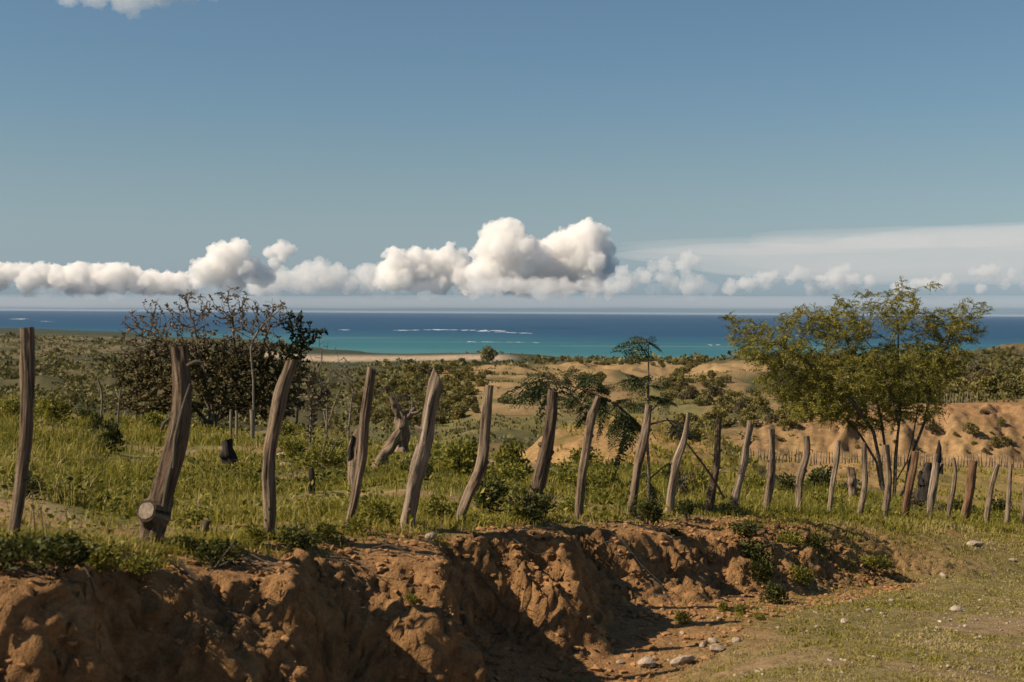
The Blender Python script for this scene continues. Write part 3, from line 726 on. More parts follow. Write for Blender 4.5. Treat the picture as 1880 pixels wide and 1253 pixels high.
for k, (bx, by, lob, stm, lab) in enumerate([
    (600, 785, [(610, 690, 42, 48, 0, .7), (590, 640, 30, 30, 0, .5), (635, 720, 30, 40, 0, .5)], [[(600, 730, 0), (605, 690, 0)], [(590, 740, .1), (585, 680, 0)], [(615, 740, 0), (630, 700, 0)]], 'tangle of bare pale dead twigs right of the thicket'),
    (640, 790, [(650, 730, 25, 45, 0, .4), (625, 690, 25, 30, 0, .4)], [[(645, 740, 0), (650, 700, 0)]], 'small bare pale dead shrub left of the crooked slim post')]):
    tree('dead_shrub', lab, 'shrub', bx, by, 36 - k * 3, lob, stm, 260, .16, .2, None, M_PALE, None, .006, 15 + k)
tree('vine_covered_snag', 'grey-green vine-draped snag beside the dead twigs', 'snag', 570, 790, 33,
     [(572, 720, 14, 40, 0, .2), (560, 740, 10, 30, 0, .2), (590, 735, 22, 26, 0, .2)], [[(572, 740, 0), (574, 690, 0), (578, 668, 0)], [(585, 740, 0), (600, 700, 0)]],
     160, .12, .15, M_SCRUB2, M_PALE, (.14, .28), .008, 18, leafy=.03, per=5)

# ------------------------------------------------------------------ where a picture row meets the visible ground
def ground_at(px, py, y0=46.0, y1=9000.0):
    Ys = np.exp(np.linspace(math.log(y0), math.log(y1), 500)); Xs = (px - 940) / F * Ys
    z = ground(Xs, Ys); d = np.stack([Xs, Ys, z], 1) @ RN
    row = 626.5 - F * d[:, 1] / -d[:, 2]
    k = np.where(row <= py)[0]
    if len(k) == 0: return None
    return Xs[k[0]], Ys[k[0]], z[k[0]]

def bush_mesh(name, r, n, leaf, flat=.75, lobes=5, trunk=True, aspect=.42):
    """unit-width bush with clumped leaf faces; base at z=0"""
    lb = []
    for _ in range(lobes):
        a = r.uniform(0, 6.28); q = r.uniform(0, .28); rr = r.uniform(.16, .28)
        lb.append((q * math.cos(a), q * math.sin(a), r.uniform(.2, .5) * flat, rr, rr, rr * flat * r.uniform(.7, 1)))
    P = in_lobes(lb, n, r, .45); P = P[P[:, 2] > .02]
    cen = np.array([0, 0, .15]); Dv = unit(unit(P - cen) + r.normal(size=P.shape) * .8)
    tn = np.clip(.5 + fbm(P[:, 0] * 5, P[:, 1] * 5, P[:, 2] * 5, 2, int(r.integers(99))) * .6 + r.normal(size=len(P)) * .16, 0, 1)
    V, Q, tt = leaves(P, Dv, leaf * r.uniform(.6, 1.3, len(P)), leaf * aspect * r.uniform(.7, 1.2, len(P)), tn, r)
    return mesh_np(name, V, Q, None, False, {'tint': tt})
rb = np.random.default_rng(21)
FAR = [bush_mesh('scrub_crown', rb, 850, .085, f, l) for f, l in ((.8, 5), (.65, 6), (.95, 4), (.6, 7))]
for me_ in FAR: me_.materials.append(M_SCRUB)
FARG = [m_.copy() for m_ in FAR[:2]]
for me_ in FARG: me_.materials.clear(); me_.materials.append(M_SCRUB2)
M_SCRUB3 = leaf_material('yellow_scrub_leaf', [(0, (.085, .075, .016)), (.5, (.19, .155, .036)), (1, (.29, .23, .075))], None, .2)
FARY = [m_.copy() for m_ in FAR[:3]]
for me_ in FARY: me_.materials.clear(); me_.materials.append(M_SCRUB3)
MIXED = FAR + FARG[:1] + FARY
TRK = []
V, Q, T3, W = tube([(0, 0, -.08), (.01, 0, .12), (.03, .01, .35)], [.035, .028, .015], 6, .08, .1, .1, 3); TRK = mesh_np('trunk', V, Q, T3, attrs={'wood': W}); TRK.materials.append(M_BARK)
def scrub(px, py, wpx, label, group, kind='scrub_tree', cat='tree', meshes=FAR, y0=46.0, sy=None, trunk=True):
    g = ground_at(px, py, y0)
    if g is None: return None
    X, Y, z = g; w = wpx * Y / F
    o = empty(kind, (X, Y, z - .03 * w)); o.rotation_euler.z = random.uniform(0, 6.28)
    o.scale = (w, w, w * (sy or random.uniform(.8, 1.15)))
    tag(o, label, cat, group)
    obj('crown', random.choice(meshes), None, o)
    if trunk: obj('trunk', TRK, None, o)
    return o
random.seed(5)
def in_poly(x, y, poly):
    c = False
    for (x1, y1), (x2, y2) in zip(poly, poly[1:] + poly[:1]):
        if (y1 > y) != (y2 > y) and x < (x2 - x1) * (y - y1) / (y2 - y1) + x1: c = not c
    return c
def scrub_poly(poly, n, w0, w1, label, group, **kw):
    xs = [p[0] for p in poly]; ys = [p[1] for p in poly]; c = 0; tries = 0; pts = []
    while c < n and tries < n * 40:
        tries += 1; x = random.uniform(min(xs), max(xs)); y = random.uniform(min(ys), max(ys))
        if in_poly(x, y, poly) and all(abs(x - a) > w0 * .5 or abs(y - b) > 6 for a, b in pts):
            f = (y - min(ys)) / max(max(ys) - min(ys), 1); fx = (x - min(xs)) / (max(xs) - min(xs)); part = ('upper ' if f < .36 else 'lower ' if f > .68 else 'middle ') + ('left' if fx < .33 else 'right' if fx > .67 else 'centre')
            if scrub(x, y, w0 + (w1 - w0) * f * random.uniform(.75, 1.2), label % part, group, **kw): pts.append((x, y)); c += 1
scrub_poly([(650, 718), (700, 700), (780, 678), (830, 672), (905, 668), (900, 700), (880, 735), (850, 770), (760, 792), (650, 780)], 88, 24, 46, 'olive scrub tree in the %s of the wooded slope left of the bare ridge', 'trees of the wooded slope', meshes=MIXED)
scrub_poly([(1225, 705), (1300, 690), (1345, 712), (1330, 742), (1260, 748), (1215, 730)], 20, 26, 38, 'scrub tree in the %s of the dark valley clump right of the sapling', 'trees of the valley clump', meshes=MIXED)
scrub_poly([(1340, 720), (1500, 715), (1560, 735), (1545, 770), (1400, 790), (1330, 800), (1230, 815), (1240, 785), (1330, 770)], 40, 30, 55, 'scrub bush in the %s of the brush above the cut bank', 'bushes above the cut bank', meshes=MIXED, kind='scrub_bush', cat='bush')
scrub_poly([(1730, 690), (1800, 690), (1900, 698), (1900, 728), (1760, 735), (1700, 730)], 34, 34, 62, 'flat-topped tree in the %s of the wood above the right cut bank', 'trees of the wood at the right', meshes=MIXED)
scrub_poly([(1690, 665), (1780, 645), (1900, 640), (1900, 690), (1750, 690)], 40, 12, 24, 'dark scrub bush on the %s of the far hill at right edge', 'bushes on the far right hill', meshes=MIXED, kind='scrub_bush', cat='bush', trunk=False)
scrub_poly([(1400, 668), (1560, 660), (1600, 690), (1450, 712), (1390, 700)], 24, 16, 26, 'scrub bush on the %s of the slope behind the acacia crown', 'bushes behind the acacia', kind='scrub_bush', cat='bush', trunk=False)
for x, y, w, lab in [(930, 742, 42, 'round tree with a dark shadow standing alone in the pasture'), (1076, 700, 34, 'dark tree, left one of the pair in the tan field'), (1102, 702, 30, 'dark tree, right one of the pair in the tan field'),
    (1218, 676, 15, 'small lone round bush in the tan field left of the hedge'), (960, 678, 16, 'small lone bush high on the bare ridge'), (895, 665, 46, 'tallest tree at the top corner of the wooded slope'), (875, 760, 28, 'tree at the foot of the bare ridge path'),
    (1335, 755, 62, 'bright green round bush below the tan field'), (1290, 745, 40, 'bush at the right end of the valley clump')]:
    scrub(x, y, w, lab, None)
for k in range(16):
    f = k / 15; scrub(1232 + 62 * f + random.uniform(-4, 4), 704 - 44 * f, 30 - 14 * f, ['bush at the near end of the hedge line between the tan fields', 'bush halfway along the hedge line between the tan fields', 'bush at the far end of the hedge line between the tan fields'][min(k // 6, 2)], 'bushes of the hedge line', kind='hedge_bush', cat='bush', trunk=False)
for k in range(26):
    scrub(985 + k * 12 + random.uniform(-5, 5), 668 + random.uniform(-2, 3) + .012 * k * 12, random.uniform(11, 19), ['small bush in the left of the thin tree row edging the tan field', 'small bush in the middle of the thin tree row edging the tan field', 'small bush in the right of the thin tree row edging the tan field'][min(k // 9, 2)], 'bushes of the far tree row', kind='hedge_bush', cat='bush', trunk=False)
for x, y, w, lab, ms in [(1785, 812, 36, 'round green bush growing on the face of the cut bank', FAR), (1832, 822, 30, 'dark bush at the foot of the cut bank at the right', FAR), (1715, 800, 36, 'grey dry bush on the cut bank behind the right fence posts', FARG), (1840, 785, 22, 'small bush halfway up the cut bank at the right', FAR),
    (1850, 818, 34, 'low bush at the foot of the cut bank by the right edge', FAR), (1725, 752, 26, 'bush on the brink of the cut bank right of the acacia', FAR), (1660, 752, 30, 'bush on the brink of the cut bank behind the acacia', FAR), (1420, 775, 36, 'drooping dry bush on the left brink of the cut bank', FARG),
    (1470, 778, 40, 'brown dry bush overhanging the cut bank left of the acacia', FARG), (1810, 765, 20, 'dry tuft near the top of the cut bank', FARG)]:
    scrub(x, y, w, lab, None, kind='scrub_bush', cat='bush', meshes=ms, y0=128.0, trunk=False)

for k in range(22):
    scrub(random.uniform(1400, 1890), random.uniform(765, 838), random.uniform(7, 17), 'small scrub tuft dotted on the face of the right cut bank', 'tufts on the cut bank', kind='scrub_tuft', cat='tuft', meshes=MIXED, y0=128.0, trunk=False)

# far scrub that reads as one mass
def far_scrub():
    r = np.random.default_rng(33); v, f = ICO1; Vs, Ts, Tn, k = [], [], [], 0
    N = 30000; px = r.uniform(-500, 2400, N); Y = np.exp(r.uniform(math.log(160), math.log(4300), N))
    X = (px - 940) / F * Y
    c = cover_far(X, Y); green = c[:, 0] < .17
    open_ = box(px, Y, 880, 1480, 140, 1150, 10) + box(px, Y, 800, 1330, 150, 700, 10) + box(px, Y, 1000, 1440, 560, 1160, 10) + box(px, Y, 440, 950, 2700, 3500, 10) + (Y < 300) * (px > 640) * (px < 1400)
    clus = fbm(X / (Y * .03), np.log(Y) * 9, 0, 4, 35) * .5 + .5
    keep = (r.random(N) < np.where(green, 1.0, .25)) & (r.random(N) > open_ * .96) & (r.random(N) < .12 + 1.1 * smooth(.38, .6, clus))
    X, Y, px = X[keep], Y[keep], px[keep]; Z = ground(X, Y); dry_ = Z > -106.5; X, Y, Z = X[dry_], Y[dry_], Z[dry_]; n = len(X)
    sz = np.exp(r.normal(size=n) * .55) * 3.4 * (.45 + Y / 1600) ** .5
    sz = np.clip(sz, 4.0 * Y / F, 20 * Y / F)
    q = 16; tn = np.clip(.40 + .35 * fbm(X / (Y * .05), np.log(Y) * 5, 0, 3, 36) + r.normal(size=n) * .12, 0, 1)
    d = unit(r.normal(size=(n, q, 3))); d[..., 2] = np.abs(d[..., 2]); rad = r.random((n, q, 1)) ** .4
    P = d * rad * np.stack([sz * .75, sz * .75, sz * .38], 1)[:, None] + np.stack([X, Y, Z], 1)[:, None]
    Dv = unit(d + r.normal(size=d.shape) * .8).reshape(-1, 3); L = np.repeat(sz, q) * .42 * r.uniform(.6, 1.3, n * q)
    V, Q, tt = leaves(P.reshape(-1, 3), Dv, L, L * .42, np.clip(np.repeat(tn, q) + r.normal(size=n * q) * .1, 0, 1), r)
    o = obj('distant_scrub', mesh_np('distant_scrub', V, Q, None, False, {'tint': tt}), M_SCRUB)
    tag(o, 'scattered low scrub covering the valley and the coastal plain', 'scrub', kind='stuff')
far_scrub()

# ------------------------------------------------------------------ grass
def blades(X, Y, H, Wd, tint, r, lean=.5):
    n = len(X); Z = ground(X, Y); P = np.stack([X, Y, Z - .01], 1)
    a = r.uniform(0, 6.283, n); dirv = np.stack([np.cos(a), np.sin(a), np.zeros(n)], 1)
    b = r.uniform(0, 6.283, n); sd = np.stack([np.cos(b), np.sin(b), np.zeros(n)], 1)
    le = (np.abs(r.normal(size=n)) * lean)[:, None]; H = H[:, None]; Wd = Wd[:, None]
    up = np.array([0, 0, 1.0])
    m = P + up * H * .55 + dirv * H * le * .3; tip = P + up * H * (1 - .25 * np.minimum(le, 1.5)) + dirv * H * le
    V = np.stack([P - sd * Wd, P + sd * Wd, m + sd * Wd * .8, m - sd * Wd * .8, tip], 1).reshape(-1, 3)
    k = np.arange(n)[:, None] * 5
    return V, k + np.array([[0, 1, 2, 3]]), k + np.array([[3, 2, 4]]), np.repeat(tint, 5)
def patch(X, Y): return fbm(X * .55, Y * .35, 0, 4, 64) * .5 + .5
def grass_field():
    r = np.random.default_rng(40); N = 52000
    px = r.uniform(-250, 2150, N); yf = fence_depth(px); Y = yf * np.exp(r.uniform(-.03, 1, N) * np.log(np.maximum(47 / yf, 1.3)))
    X = (px - 940) / F * Y; s, t = st(X, Y)
    p = patch(X, Y); p2 = fbm(X * 1.6, Y * 1.2, 0, 3, 81) * .5 + .5
    left = smooth(560, 300, px) * smooth(11, 15, Y); right = smooth(1000, 1150, px) * smooth(17, 21, Y)
    keep = (t < .25) & (r.random(N) < np.clip(1.1 - smooth(.44, .6, p) * 1.05 + .3 * right, .07, 1)) & (r.random(N) < .25 + .9 * p2)
    X, Y, px, p, p2, left, right, t = [q[keep] for q in (X, Y, px, p, p2, left, right, t)]
    n = len(X); cnt = 5
    h = (.06 + .12 * p2 + .18 * left * smooth(.42, .6, p2) + .14 * right) * r.uniform(.6, 1.3, n)
    tn = np.clip(.38 + 1.2 * (p - .42) + .5 * (p2 - .5) + r.normal(size=n) * .12 - .12 * right, 0, 1)
    rep = lambda q: np.repeat(q, cnt)
    sp = .05 + .0015 * Y
    Xb = rep(X) + r.normal(size=n * cnt) * rep(sp); Yb = rep(Y) + r.normal(size=n * cnt) * rep(sp)
    V, Q, T3, tt = blades(Xb, Yb, rep(h) * r.uniform(.6, 1.2, n * cnt), .0028 + .00022 * rep(Y) * r.uniform(.7, 1.6, n * cnt), np.clip(rep(tn) + r.normal(size=n * cnt) * .17, 0, 1), r, .95)
    o = obj('field_grass', mesh_np('field_grass', V, Q, T3, False, {'tint': tt}), M_GRASS)
    tag(o, 'green and yellowing grass growing over the field behind the fence', 'grass', kind='stuff')
grass_field()
def ground_cover():
    r = np.random.default_rng(43); N = 60000
    px = r.uniform(-250, 2150, N); yf = fence_depth(px); Y = yf * np.exp(r.uniform(-.03, 1, N) * np.log(np.maximum(47 / yf, 1.3)))
    X = (px - 940) / F * Y; s, t = st(X, Y); p = patch(X, Y); p3 = fbm(X * 1.1, Y * .8, 0, 3, 86) * .5 + .5
    keep = (t < .3) & (r.random(N) < smooth(.42, .6, p3) * (1.15 - smooth(.46, .62, p)))
    X, Y, p, p3 = X[keep], Y[keep], p[keep], p3[keep]; n = len(X); Z = ground(X, Y) + r.random(n) ** 1.5 * (.05 + .22 * smooth(.5, .7, p3))
    P = np.stack([X, Y, Z], 1); Dv = unit(r.normal(size=(n, 3)) * np.array([1, 1, .5]) + np.array([0, 0, .35])); L = (.03 + .0016 * Y) * r.uniform(.6, 1.6, n)
    V, Q, tt = leaves(P, Dv, L, L * .33, np.clip(.5 + .8 * fbm(X * .7, Y * .5, 0, 3, 87) + r.normal(size=n) * .2, 0, 1), r)
    tag(leaf_obj('ground_cover', V, Q, tt, M_WEED), 'low leafy weeds matted among the grass of the field', 'ground cover', kind='stuff')
ground_cover()
def grass_verge():
    r = np.random.default_rng(41); N = 110000
    px = r.uniform(-100, 2150, N); Y = np.exp(r.uniform(math.log(7), math.log(40), N)); X = (px - 940) / F * Y
    s, t = st(X, Y)
    gm_ = fbm(X * .9, Y * .9, 0, 4, 75) * .5 + .5
    w = smooth(2.0, 3.6, t + .12 * s) * smooth(.27, .46, gm_) + smooth(8, 11, s + .4 * t) * smooth(.28, .44, gm_) + (.30 + .7 * smooth(1.8, .2, s)) * smooth(.62, .25, t) * smooth(-.6, -.2, t) * smooth(.3, .5, gm_)
    keep = (t > -.6) & (t < 13) & (r.random(N) < w)
    X, Y, s, t = X[keep], Y[keep], s[keep], t[keep]; n = len(X); cnt = 3; rep = lambda q: np.repeat(q, cnt)
    h = np.where(t > 1.5, .028, np.where(t > .15, .06, .075)) * r.uniform(.5, 1.8, n) * (1 + .6 * smooth(10, 16, s))
    Xb = rep(X) + r.normal(size=n * cnt) * .03; Yb = rep(Y) + r.normal(size=n * cnt) * .03
    tn = np.clip(np.where(t > 1.3, .66, .45) + .5 * fbm(X * 1.1, Y * 1.1, 0, 3, 83) + r.normal(size=n) * .12, 0, 1)
    V, Q, T3, tt = blades(Xb, Yb, rep(h), .003 + .00025 * rep(Y), np.clip(rep(tn) + r.normal(size=n * cnt) * .1, 0, 1), r, .9)
    o = obj('verge_turf', mesh_np('verge_turf', V, Q, T3, False, {'tint': tt}), M_GRASS)
    tag(o, 'short sparse turf on the track and along the lip of bank', 'grass', kind='stuff')
grass_verge()

def slope_tufts():
    r = np.random.default_rng(47); N = 7000; px = r.uniform(880, 2300, N); Y = np.exp(r.uniform(math.log(45), math.log(128), N)); X = (px - 940) / F * Y
    k = (r.random(N) < smooth(.40, .6, fbm(X * .22, Y * .12, 0, 4, 48) * .5 + .5)) & (np.abs(Y - 124) > 3.5); X, Y = X[k], Y[k]; n = len(X); cnt = 6; rep = lambda q: np.repeat(q, cnt)
    sp = .18; h = r.uniform(.12, .4, n)
    V, Q, T3, tt = blades(rep(X) + r.normal(size=n * cnt) * sp, rep(Y) + r.normal(size=n * cnt) * sp, rep(h) * r.uniform(.6, 1.2, n * cnt), .03 + .03 * r.random(n * cnt), np.clip(rep(.25 + .5 * r.random(n)) + r.normal(size=n * cnt) * .1, 0, 1), r, .9)
    tag(obj('slope_tufts', mesh_np('slope_tufts', V, Q, T3, False, {'tint': tt}), M_GRASS), 'dry and green tufts dotted over the bare slopes beyond the field', 'grass', kind='stuff')
slope_tufts()
def pasture_tufts():
    r = np.random.default_rng(49); N = 9000; px = r.uniform(700, 1480, N); Y = np.exp(r.uniform(math.log(128), math.log(650), N)); X = (px - 940) / F * Y
    k = r.random(N) < .55 * smooth(.42, .68, fbm(X * .06, Y * .03, 0, 4, 58) * .5 + .5); X, Y = X[k], Y[k]; n = len(X); cnt = 5; rep = lambda q: np.repeat(q, cnt)
    sp = rep(.0016 * Y + .1); h = r.uniform(.2, .7, n) * (.5 + Y / 400)
    V, Q, T3, tt = blades(rep(X) + r.normal(size=n * cnt) * sp, rep(Y) + r.normal(size=n * cnt) * sp, rep(h), .05 + .0004 * rep(Y), np.clip(rep(.15 + .5 * r.random(n)), 0, 1), r, .9)
    tag(obj('pasture_tufts', mesh_np('pasture_tufts', V, Q, T3, False, {'tint': tt}), M_SCRUB), 'rough tufts dotted over the valley pasture and bare ridge', 'grass', kind='stuff')
pasture_tufts()

# ------------------------------------------------------------------ weeds and shrubs near the fence
rw = np.random.default_rng(50)
WEED = [bush_mesh('leaves', rw, 520, .10, .95, 8, aspect=.34), bush_mesh('leaves', rw, 480, .13, 1.1, 7, aspect=.2), bush_mesh('leaves', rw, 700, .08, .8, 9, aspect=.4)]
for me_ in WEED: me_.materials.append(M_WEED)
DARK_SHADED = [m_.copy() for m_ in WEED]
M_DARK_SHADED = leaf_material('dark_shaded_leaf', [(0, (.018, .022, .005)), (.6, (.065, .07, .012)), (1, (.16, .155, .03))], None, .3)  # dark green leaves; for the shaded shrubs, shade put into the colour
for me_ in DARK_SHADED: me_.materials.clear(); me_.materials.append(M_DARK_SHADED)
DRYW = [m_.copy() for m_ in WEED]
for me_ in DRYW: me_.materials.clear(); me_.materials.append(M_SCRUB2)
def stalks(r, n=7):
    parts = []
    for _ in range(n):
        a = r.uniform(0, 6.28); q = r.uniform(.05, .3); h = r.uniform(.3, .7)
        parts.append(tube([(0, 0, -.05), (q * .5 * math.cos(a), q * .5 * math.sin(a), h * .5), (q * math.cos(a), q * math.sin(a), h)], [.012, .009, .004], 5, .1, .1, 0, 3, cap=False))
    V, Q, T3, W = join(parts); me = mesh_np('stems', V, Q, T3, attrs={'wood': W}); me.materials.append(M_BARK); return me
STALK = [stalks(rw) for _ in range(3)]
def near_ground(px, py): return ground_at(px, py, 4.5, 60.0)
def weed(px, py, w, h, label, group=None, meshes=WEED, name='leafy_shrub', cat='shrub', Y=None):
    if Y: X = (px - 940) / F * Y; g = (X, Y, g1(X, Y))
    else: g = near_ground(px, py)
    if g is None: return
    X, Yd, z = g; m = Yd / F
    o = empty(name, (X, Yd, z - .02)); o.rotation_euler.z = random.uniform(0, 6.28); o.scale = (w * m, w * m, h * m * 1.25)
    tag(o, label, cat, group); obj('leaves', random.choice(meshes), None, o); obj('stems', random.choice(STALK), None, o)
random.seed(9)
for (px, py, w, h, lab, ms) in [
    (905, 955, 120, 90, 'dark spreading shrub at the kinked foot of a leaning post', DARK_SHADED), (960, 962, 110, 100, 'dark shrub hiding the foot of the dark leaning post', DARK_SHADED), (1000, 958, 60, 60, 'low dark shrub right of the dark leaning post foot', DARK_SHADED),
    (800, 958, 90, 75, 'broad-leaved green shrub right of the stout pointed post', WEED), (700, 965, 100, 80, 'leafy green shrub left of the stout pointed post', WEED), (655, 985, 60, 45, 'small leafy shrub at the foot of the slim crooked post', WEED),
    (850, 870, 110, 85, 'leafy green shrub between the pointed and the kinked post', WEED), (935, 880, 90, 90, 'green shrub just right of the kinked post', WEED), (770, 880, 60, 60, 'bush of broad leaves behind the stout pointed post', DARK_SHADED),
    (1190, 968, 70, 60, 'dark shrub between the sapling post and the forked-looking post', DARK_SHADED), (1260, 955, 50, 45, 'dark low shrub between two grey posts', DARK_SHADED), (1345, 948, 40, 34, 'dark small shrub at the foot of the pale chipped post', DARK_SHADED),
    (95, 1062, 190, 95, 'dense shaded shrub spilling over the bank at the lower left', DARK_SHADED), (20, 1050, 120, 80, 'shaded green shrub at the left edge above the bank', DARK_SHADED), (180, 1050, 110, 70, 'green shrub on the lip left of the thickest post', WEED),
    (255, 1062, 100, 55, 'feathery green weed at the foot of the thickest post', WEED), (395, 1040, 120, 70, 'shaded shrub right of the thickest post', DARK_SHADED), (350, 1015, 70, 45, 'dark weed in the shadow of the thickest post', DARK_SHADED),
    (540, 1005, 110, 62, 'shaded leafy shrub right of the twisted post', DARK_SHADED), (470, 1000, 60, 55, 'yellow-green weed at the foot of the twisted post', WEED), (596, 990, 80, 44, 'low green shrub on the lip below the slim crooked post', WEED),
    (205, 835, 66, 80, 'dark tall weed standing alone in the left field', DARK_SHADED), (175, 800, 40, 50, 'narrow dark weed left of the lone dark weed', DARK_SHADED),
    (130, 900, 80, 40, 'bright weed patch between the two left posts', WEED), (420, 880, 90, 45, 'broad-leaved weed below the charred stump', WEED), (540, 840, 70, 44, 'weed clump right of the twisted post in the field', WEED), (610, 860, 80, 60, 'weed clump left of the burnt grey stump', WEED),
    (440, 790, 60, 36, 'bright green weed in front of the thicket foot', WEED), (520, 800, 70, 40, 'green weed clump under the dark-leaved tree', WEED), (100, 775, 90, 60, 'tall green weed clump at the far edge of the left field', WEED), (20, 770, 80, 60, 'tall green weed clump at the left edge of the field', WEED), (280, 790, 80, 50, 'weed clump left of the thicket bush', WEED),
    (1040, 905, 60, 50, 'green weed behind the slender bent post', WEED), (1120, 905, 60, 60, 'tall green weed left of the sapling post', WEED), (1285, 905, 70, 70, 'tall bright weed behind the dark-footed post', WEED), (1390, 905, 60, 50, 'green weed behind the pale chipped post', WEED), (1450, 915, 60, 60, 'dark green weed behind the bowed post', DARK_SHADED), (1510, 905, 80, 60, 'dark green bush left of the thin first acacia post', DARK_SHADED), (1560, 915, 60, 50, 'dark green weed between the two thin posts', DARK_SHADED),
    (1760, 950, 70, 48, 'dark green weed behind the bracket-bowed post', DARK_SHADED), (1835, 955, 80, 50, 'dark green weed behind the right edge posts', DARK_SHADED), (1690, 950, 60, 56, 'brownish dry shrub behind the splinter-topped post', DRYW), (1725, 960, 50, 40, 'reddish dry weed right of the splinter-topped post', DRYW), (1255, 925, 50, 80, 'tall dry yellow weed between the grey posts', DRYW),
    (1385, 1030, 60, 44, 'highest green shrub clinging to the bank right of middle', DARK_SHADED), (1405, 1070, 62, 46, 'dark shrub halfway down the bank right of middle', DARK_SHADED), (1430, 1110, 52, 40, 'dark shrub low on the bank right of middle', DARK_SHADED), (1478, 1075, 46, 36, 'green shrub right of the dark bank shrubs', WEED), (1455, 1005, 70, 32, 'low green shrub on the lip below the bowed post', WEED), (1505, 1012, 52, 30, 'small shrub on the lip below the thin first acacia post', DARK_SHADED), (1610, 1050, 56, 28, 'low spreading shrub on the gentle right slope', WEED),
    (1255, 1148, 44, 36, 'lone round green tuft at the foot of the bank', WEED), (1332, 1125, 26, 22, 'left one of two little tufts at the foot of the bank', WEED), (1363, 1128, 26, 22, 'right one of two little tufts at the foot of the bank', WEED), (1400, 1140, 26, 14, 'small flat tuft where the bank meets the turf', WEED), (757, 1122, 34, 26, 'small tuft growing on the bank face below the pointed post', WEED), (1370, 985, 70, 28, 'dark green mat on the lip below the pale chipped post', DARK_SHADED), (1240, 985, 40, 22, 'low dark tuft on the lip below the forked-looking post', DARK_SHADED)]:
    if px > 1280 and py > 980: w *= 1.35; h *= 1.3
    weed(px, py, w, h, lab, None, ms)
for k in range(46):
    px = random.uniform(0, 1850); yf = float(fence_depth(px)); Y = yf * math.exp(random.uniform(.08, .95) * math.log(max(44 / yf, 1.2)))
    X = (px - 940) / F * Y
    if patch(np.array([X]), np.array([Y]))[0] > .6: continue
    w = random.uniform(.35, .8) * F / Y
    weed(px, 0, w, w * random.uniform(.4, .7), 'small weed plant in the grass of the %s field' % ('left' if px < 600 else 'middle' if px < 1200 else 'right'), 'weeds in the field', random.choice([WEED, WEED, DARK_SHADED]), 'weed_plant', 'weed', Y)

# ------------------------------------------------------------------ feathery sapling
YS = 17.6; base = near_ground(1190, 930); base = at(1190, 945, YS); base.z = g1(base.x, YS)
root = empty('feathery_sapling', base); tag(root, 'dark feathery-leaved sapling with a tall thin pale stem among the posts', 'sapling')
L3 = lambda px, py, dy=0.0: np.array(at(px, py, YS)) * ((YS + dy) / YS) - np.array(base)
tube_obj('stem', M_PALE, root, pts=[L3(1190, 945) + np.array([0, 0, -.15]), L3(1192, 880), L3(1188, 800), L3(1190, 740), L3(1191, 680), L3(1190, 622)], rad=[.022, .02, .018, .015, .010, .005], sides=7, step=.06, seed=3)
for q, pth in enumerate([[(1189, 800, 0), (1160, 765, -.1), (1110, 730, -.2), (1060, 712, -.2), (1005, 700, -.2)], [(1189, 790, 0), (1160, 780, .2), (1140, 770, .3), (1100, 750, .4)], [(1190, 760, 0), (1210, 740, .1), (1225, 735, .2)], [(1190, 780, 0), (1230, 770, -.1), (1265, 790, -.1)], [(1192, 880, 0), (1215, 860, .1), (1230, 850, .1)]]):
    tube_obj('branch', M_BARK, root, pts=[L3(*p_) for p_ in pth], rad=np.linspace(.013, .005, len(pth)), sides=6, step=.06, seed=q)
r = np.random.default_rng(8); Pp, Dd, Ll = [], [], []
def fr(px, py, tx, ty, n=1, spread=.25, dy=0.0):
    for _ in range(n):
        a = L3(px, py, dy); b = L3(tx, ty, dy + r.normal() * .25); d = b - a; L = np.linalg.norm(d)
        Pp.append(a); Dd.append(d / L + r.normal(size=3) * spread * .4); Ll.append(L * r.uniform(.8, 1.1))
for (a, b, c, d, n) in [(1187, 628, 1146, 634, 1), (1187, 628, 1150, 652, 1), (1187, 627, 1160, 618, 1), (1188, 627, 1214, 634, 1), (1188, 626, 1206, 618, 1), (1190, 655, 1168, 658, 1), (1190, 655, 1205, 658, 1),
    (1005, 700, 925, 704, 2), (1010, 702, 945, 728, 2), (1012, 702, 972, 735, 2), (1012, 702, 990, 738, 1), (1010, 700, 955, 692, 1), (1015, 700, 1000, 680, 1), (1030, 700, 1005, 742, 1), (1040, 705, 1060, 675, 2), (1040, 705, 1000, 690, 2), (1060, 712, 1040, 745, 2), (1060, 710, 1100, 690, 2),
    (1075, 715, 1050, 740, 2), (1080, 718, 1110, 745, 2), (1095, 722, 1130, 700, 2), (1110, 730, 1070, 760, 2), (1110, 730, 1100, 785, 2), (1110, 732, 1090, 778, 1), (1125, 738, 1150, 765, 2), (1130, 745, 1165, 735, 1), (1140, 755, 1140, 805, 3), (1150, 760, 1165, 815, 3), (1150, 765, 1120, 800, 2), (1155, 765, 1180, 790, 2),
    (1160, 765, 1150, 830, 1), (1180, 700, 1140, 700, 2), (1185, 705, 1155, 690, 2), (1195, 710, 1228, 705, 2), (1200, 730, 1235, 740, 2), (1210, 738, 1235, 725, 2), (1225, 735, 1215, 765, 1), (1250, 775, 1262, 800, 1), (1262, 790, 1240, 778, 1), (1190, 690, 1165, 720, 2), (1225, 855, 1250, 870, 2), (1215, 862, 1235, 885, 2), (1190, 870, 1160, 885, 2), (1195, 890, 1215, 915, 2), (1188, 745, 1150, 742, 2), (1100, 725, 1075, 690, 2), (1050, 708, 1030, 690, 2), (1085, 720, 1060, 770, 1)]:
    fr(a, b, c, d, n)
Pp = np.array(Pp); Dd = unit(np.array(Dd)); Ll = np.array(Ll)
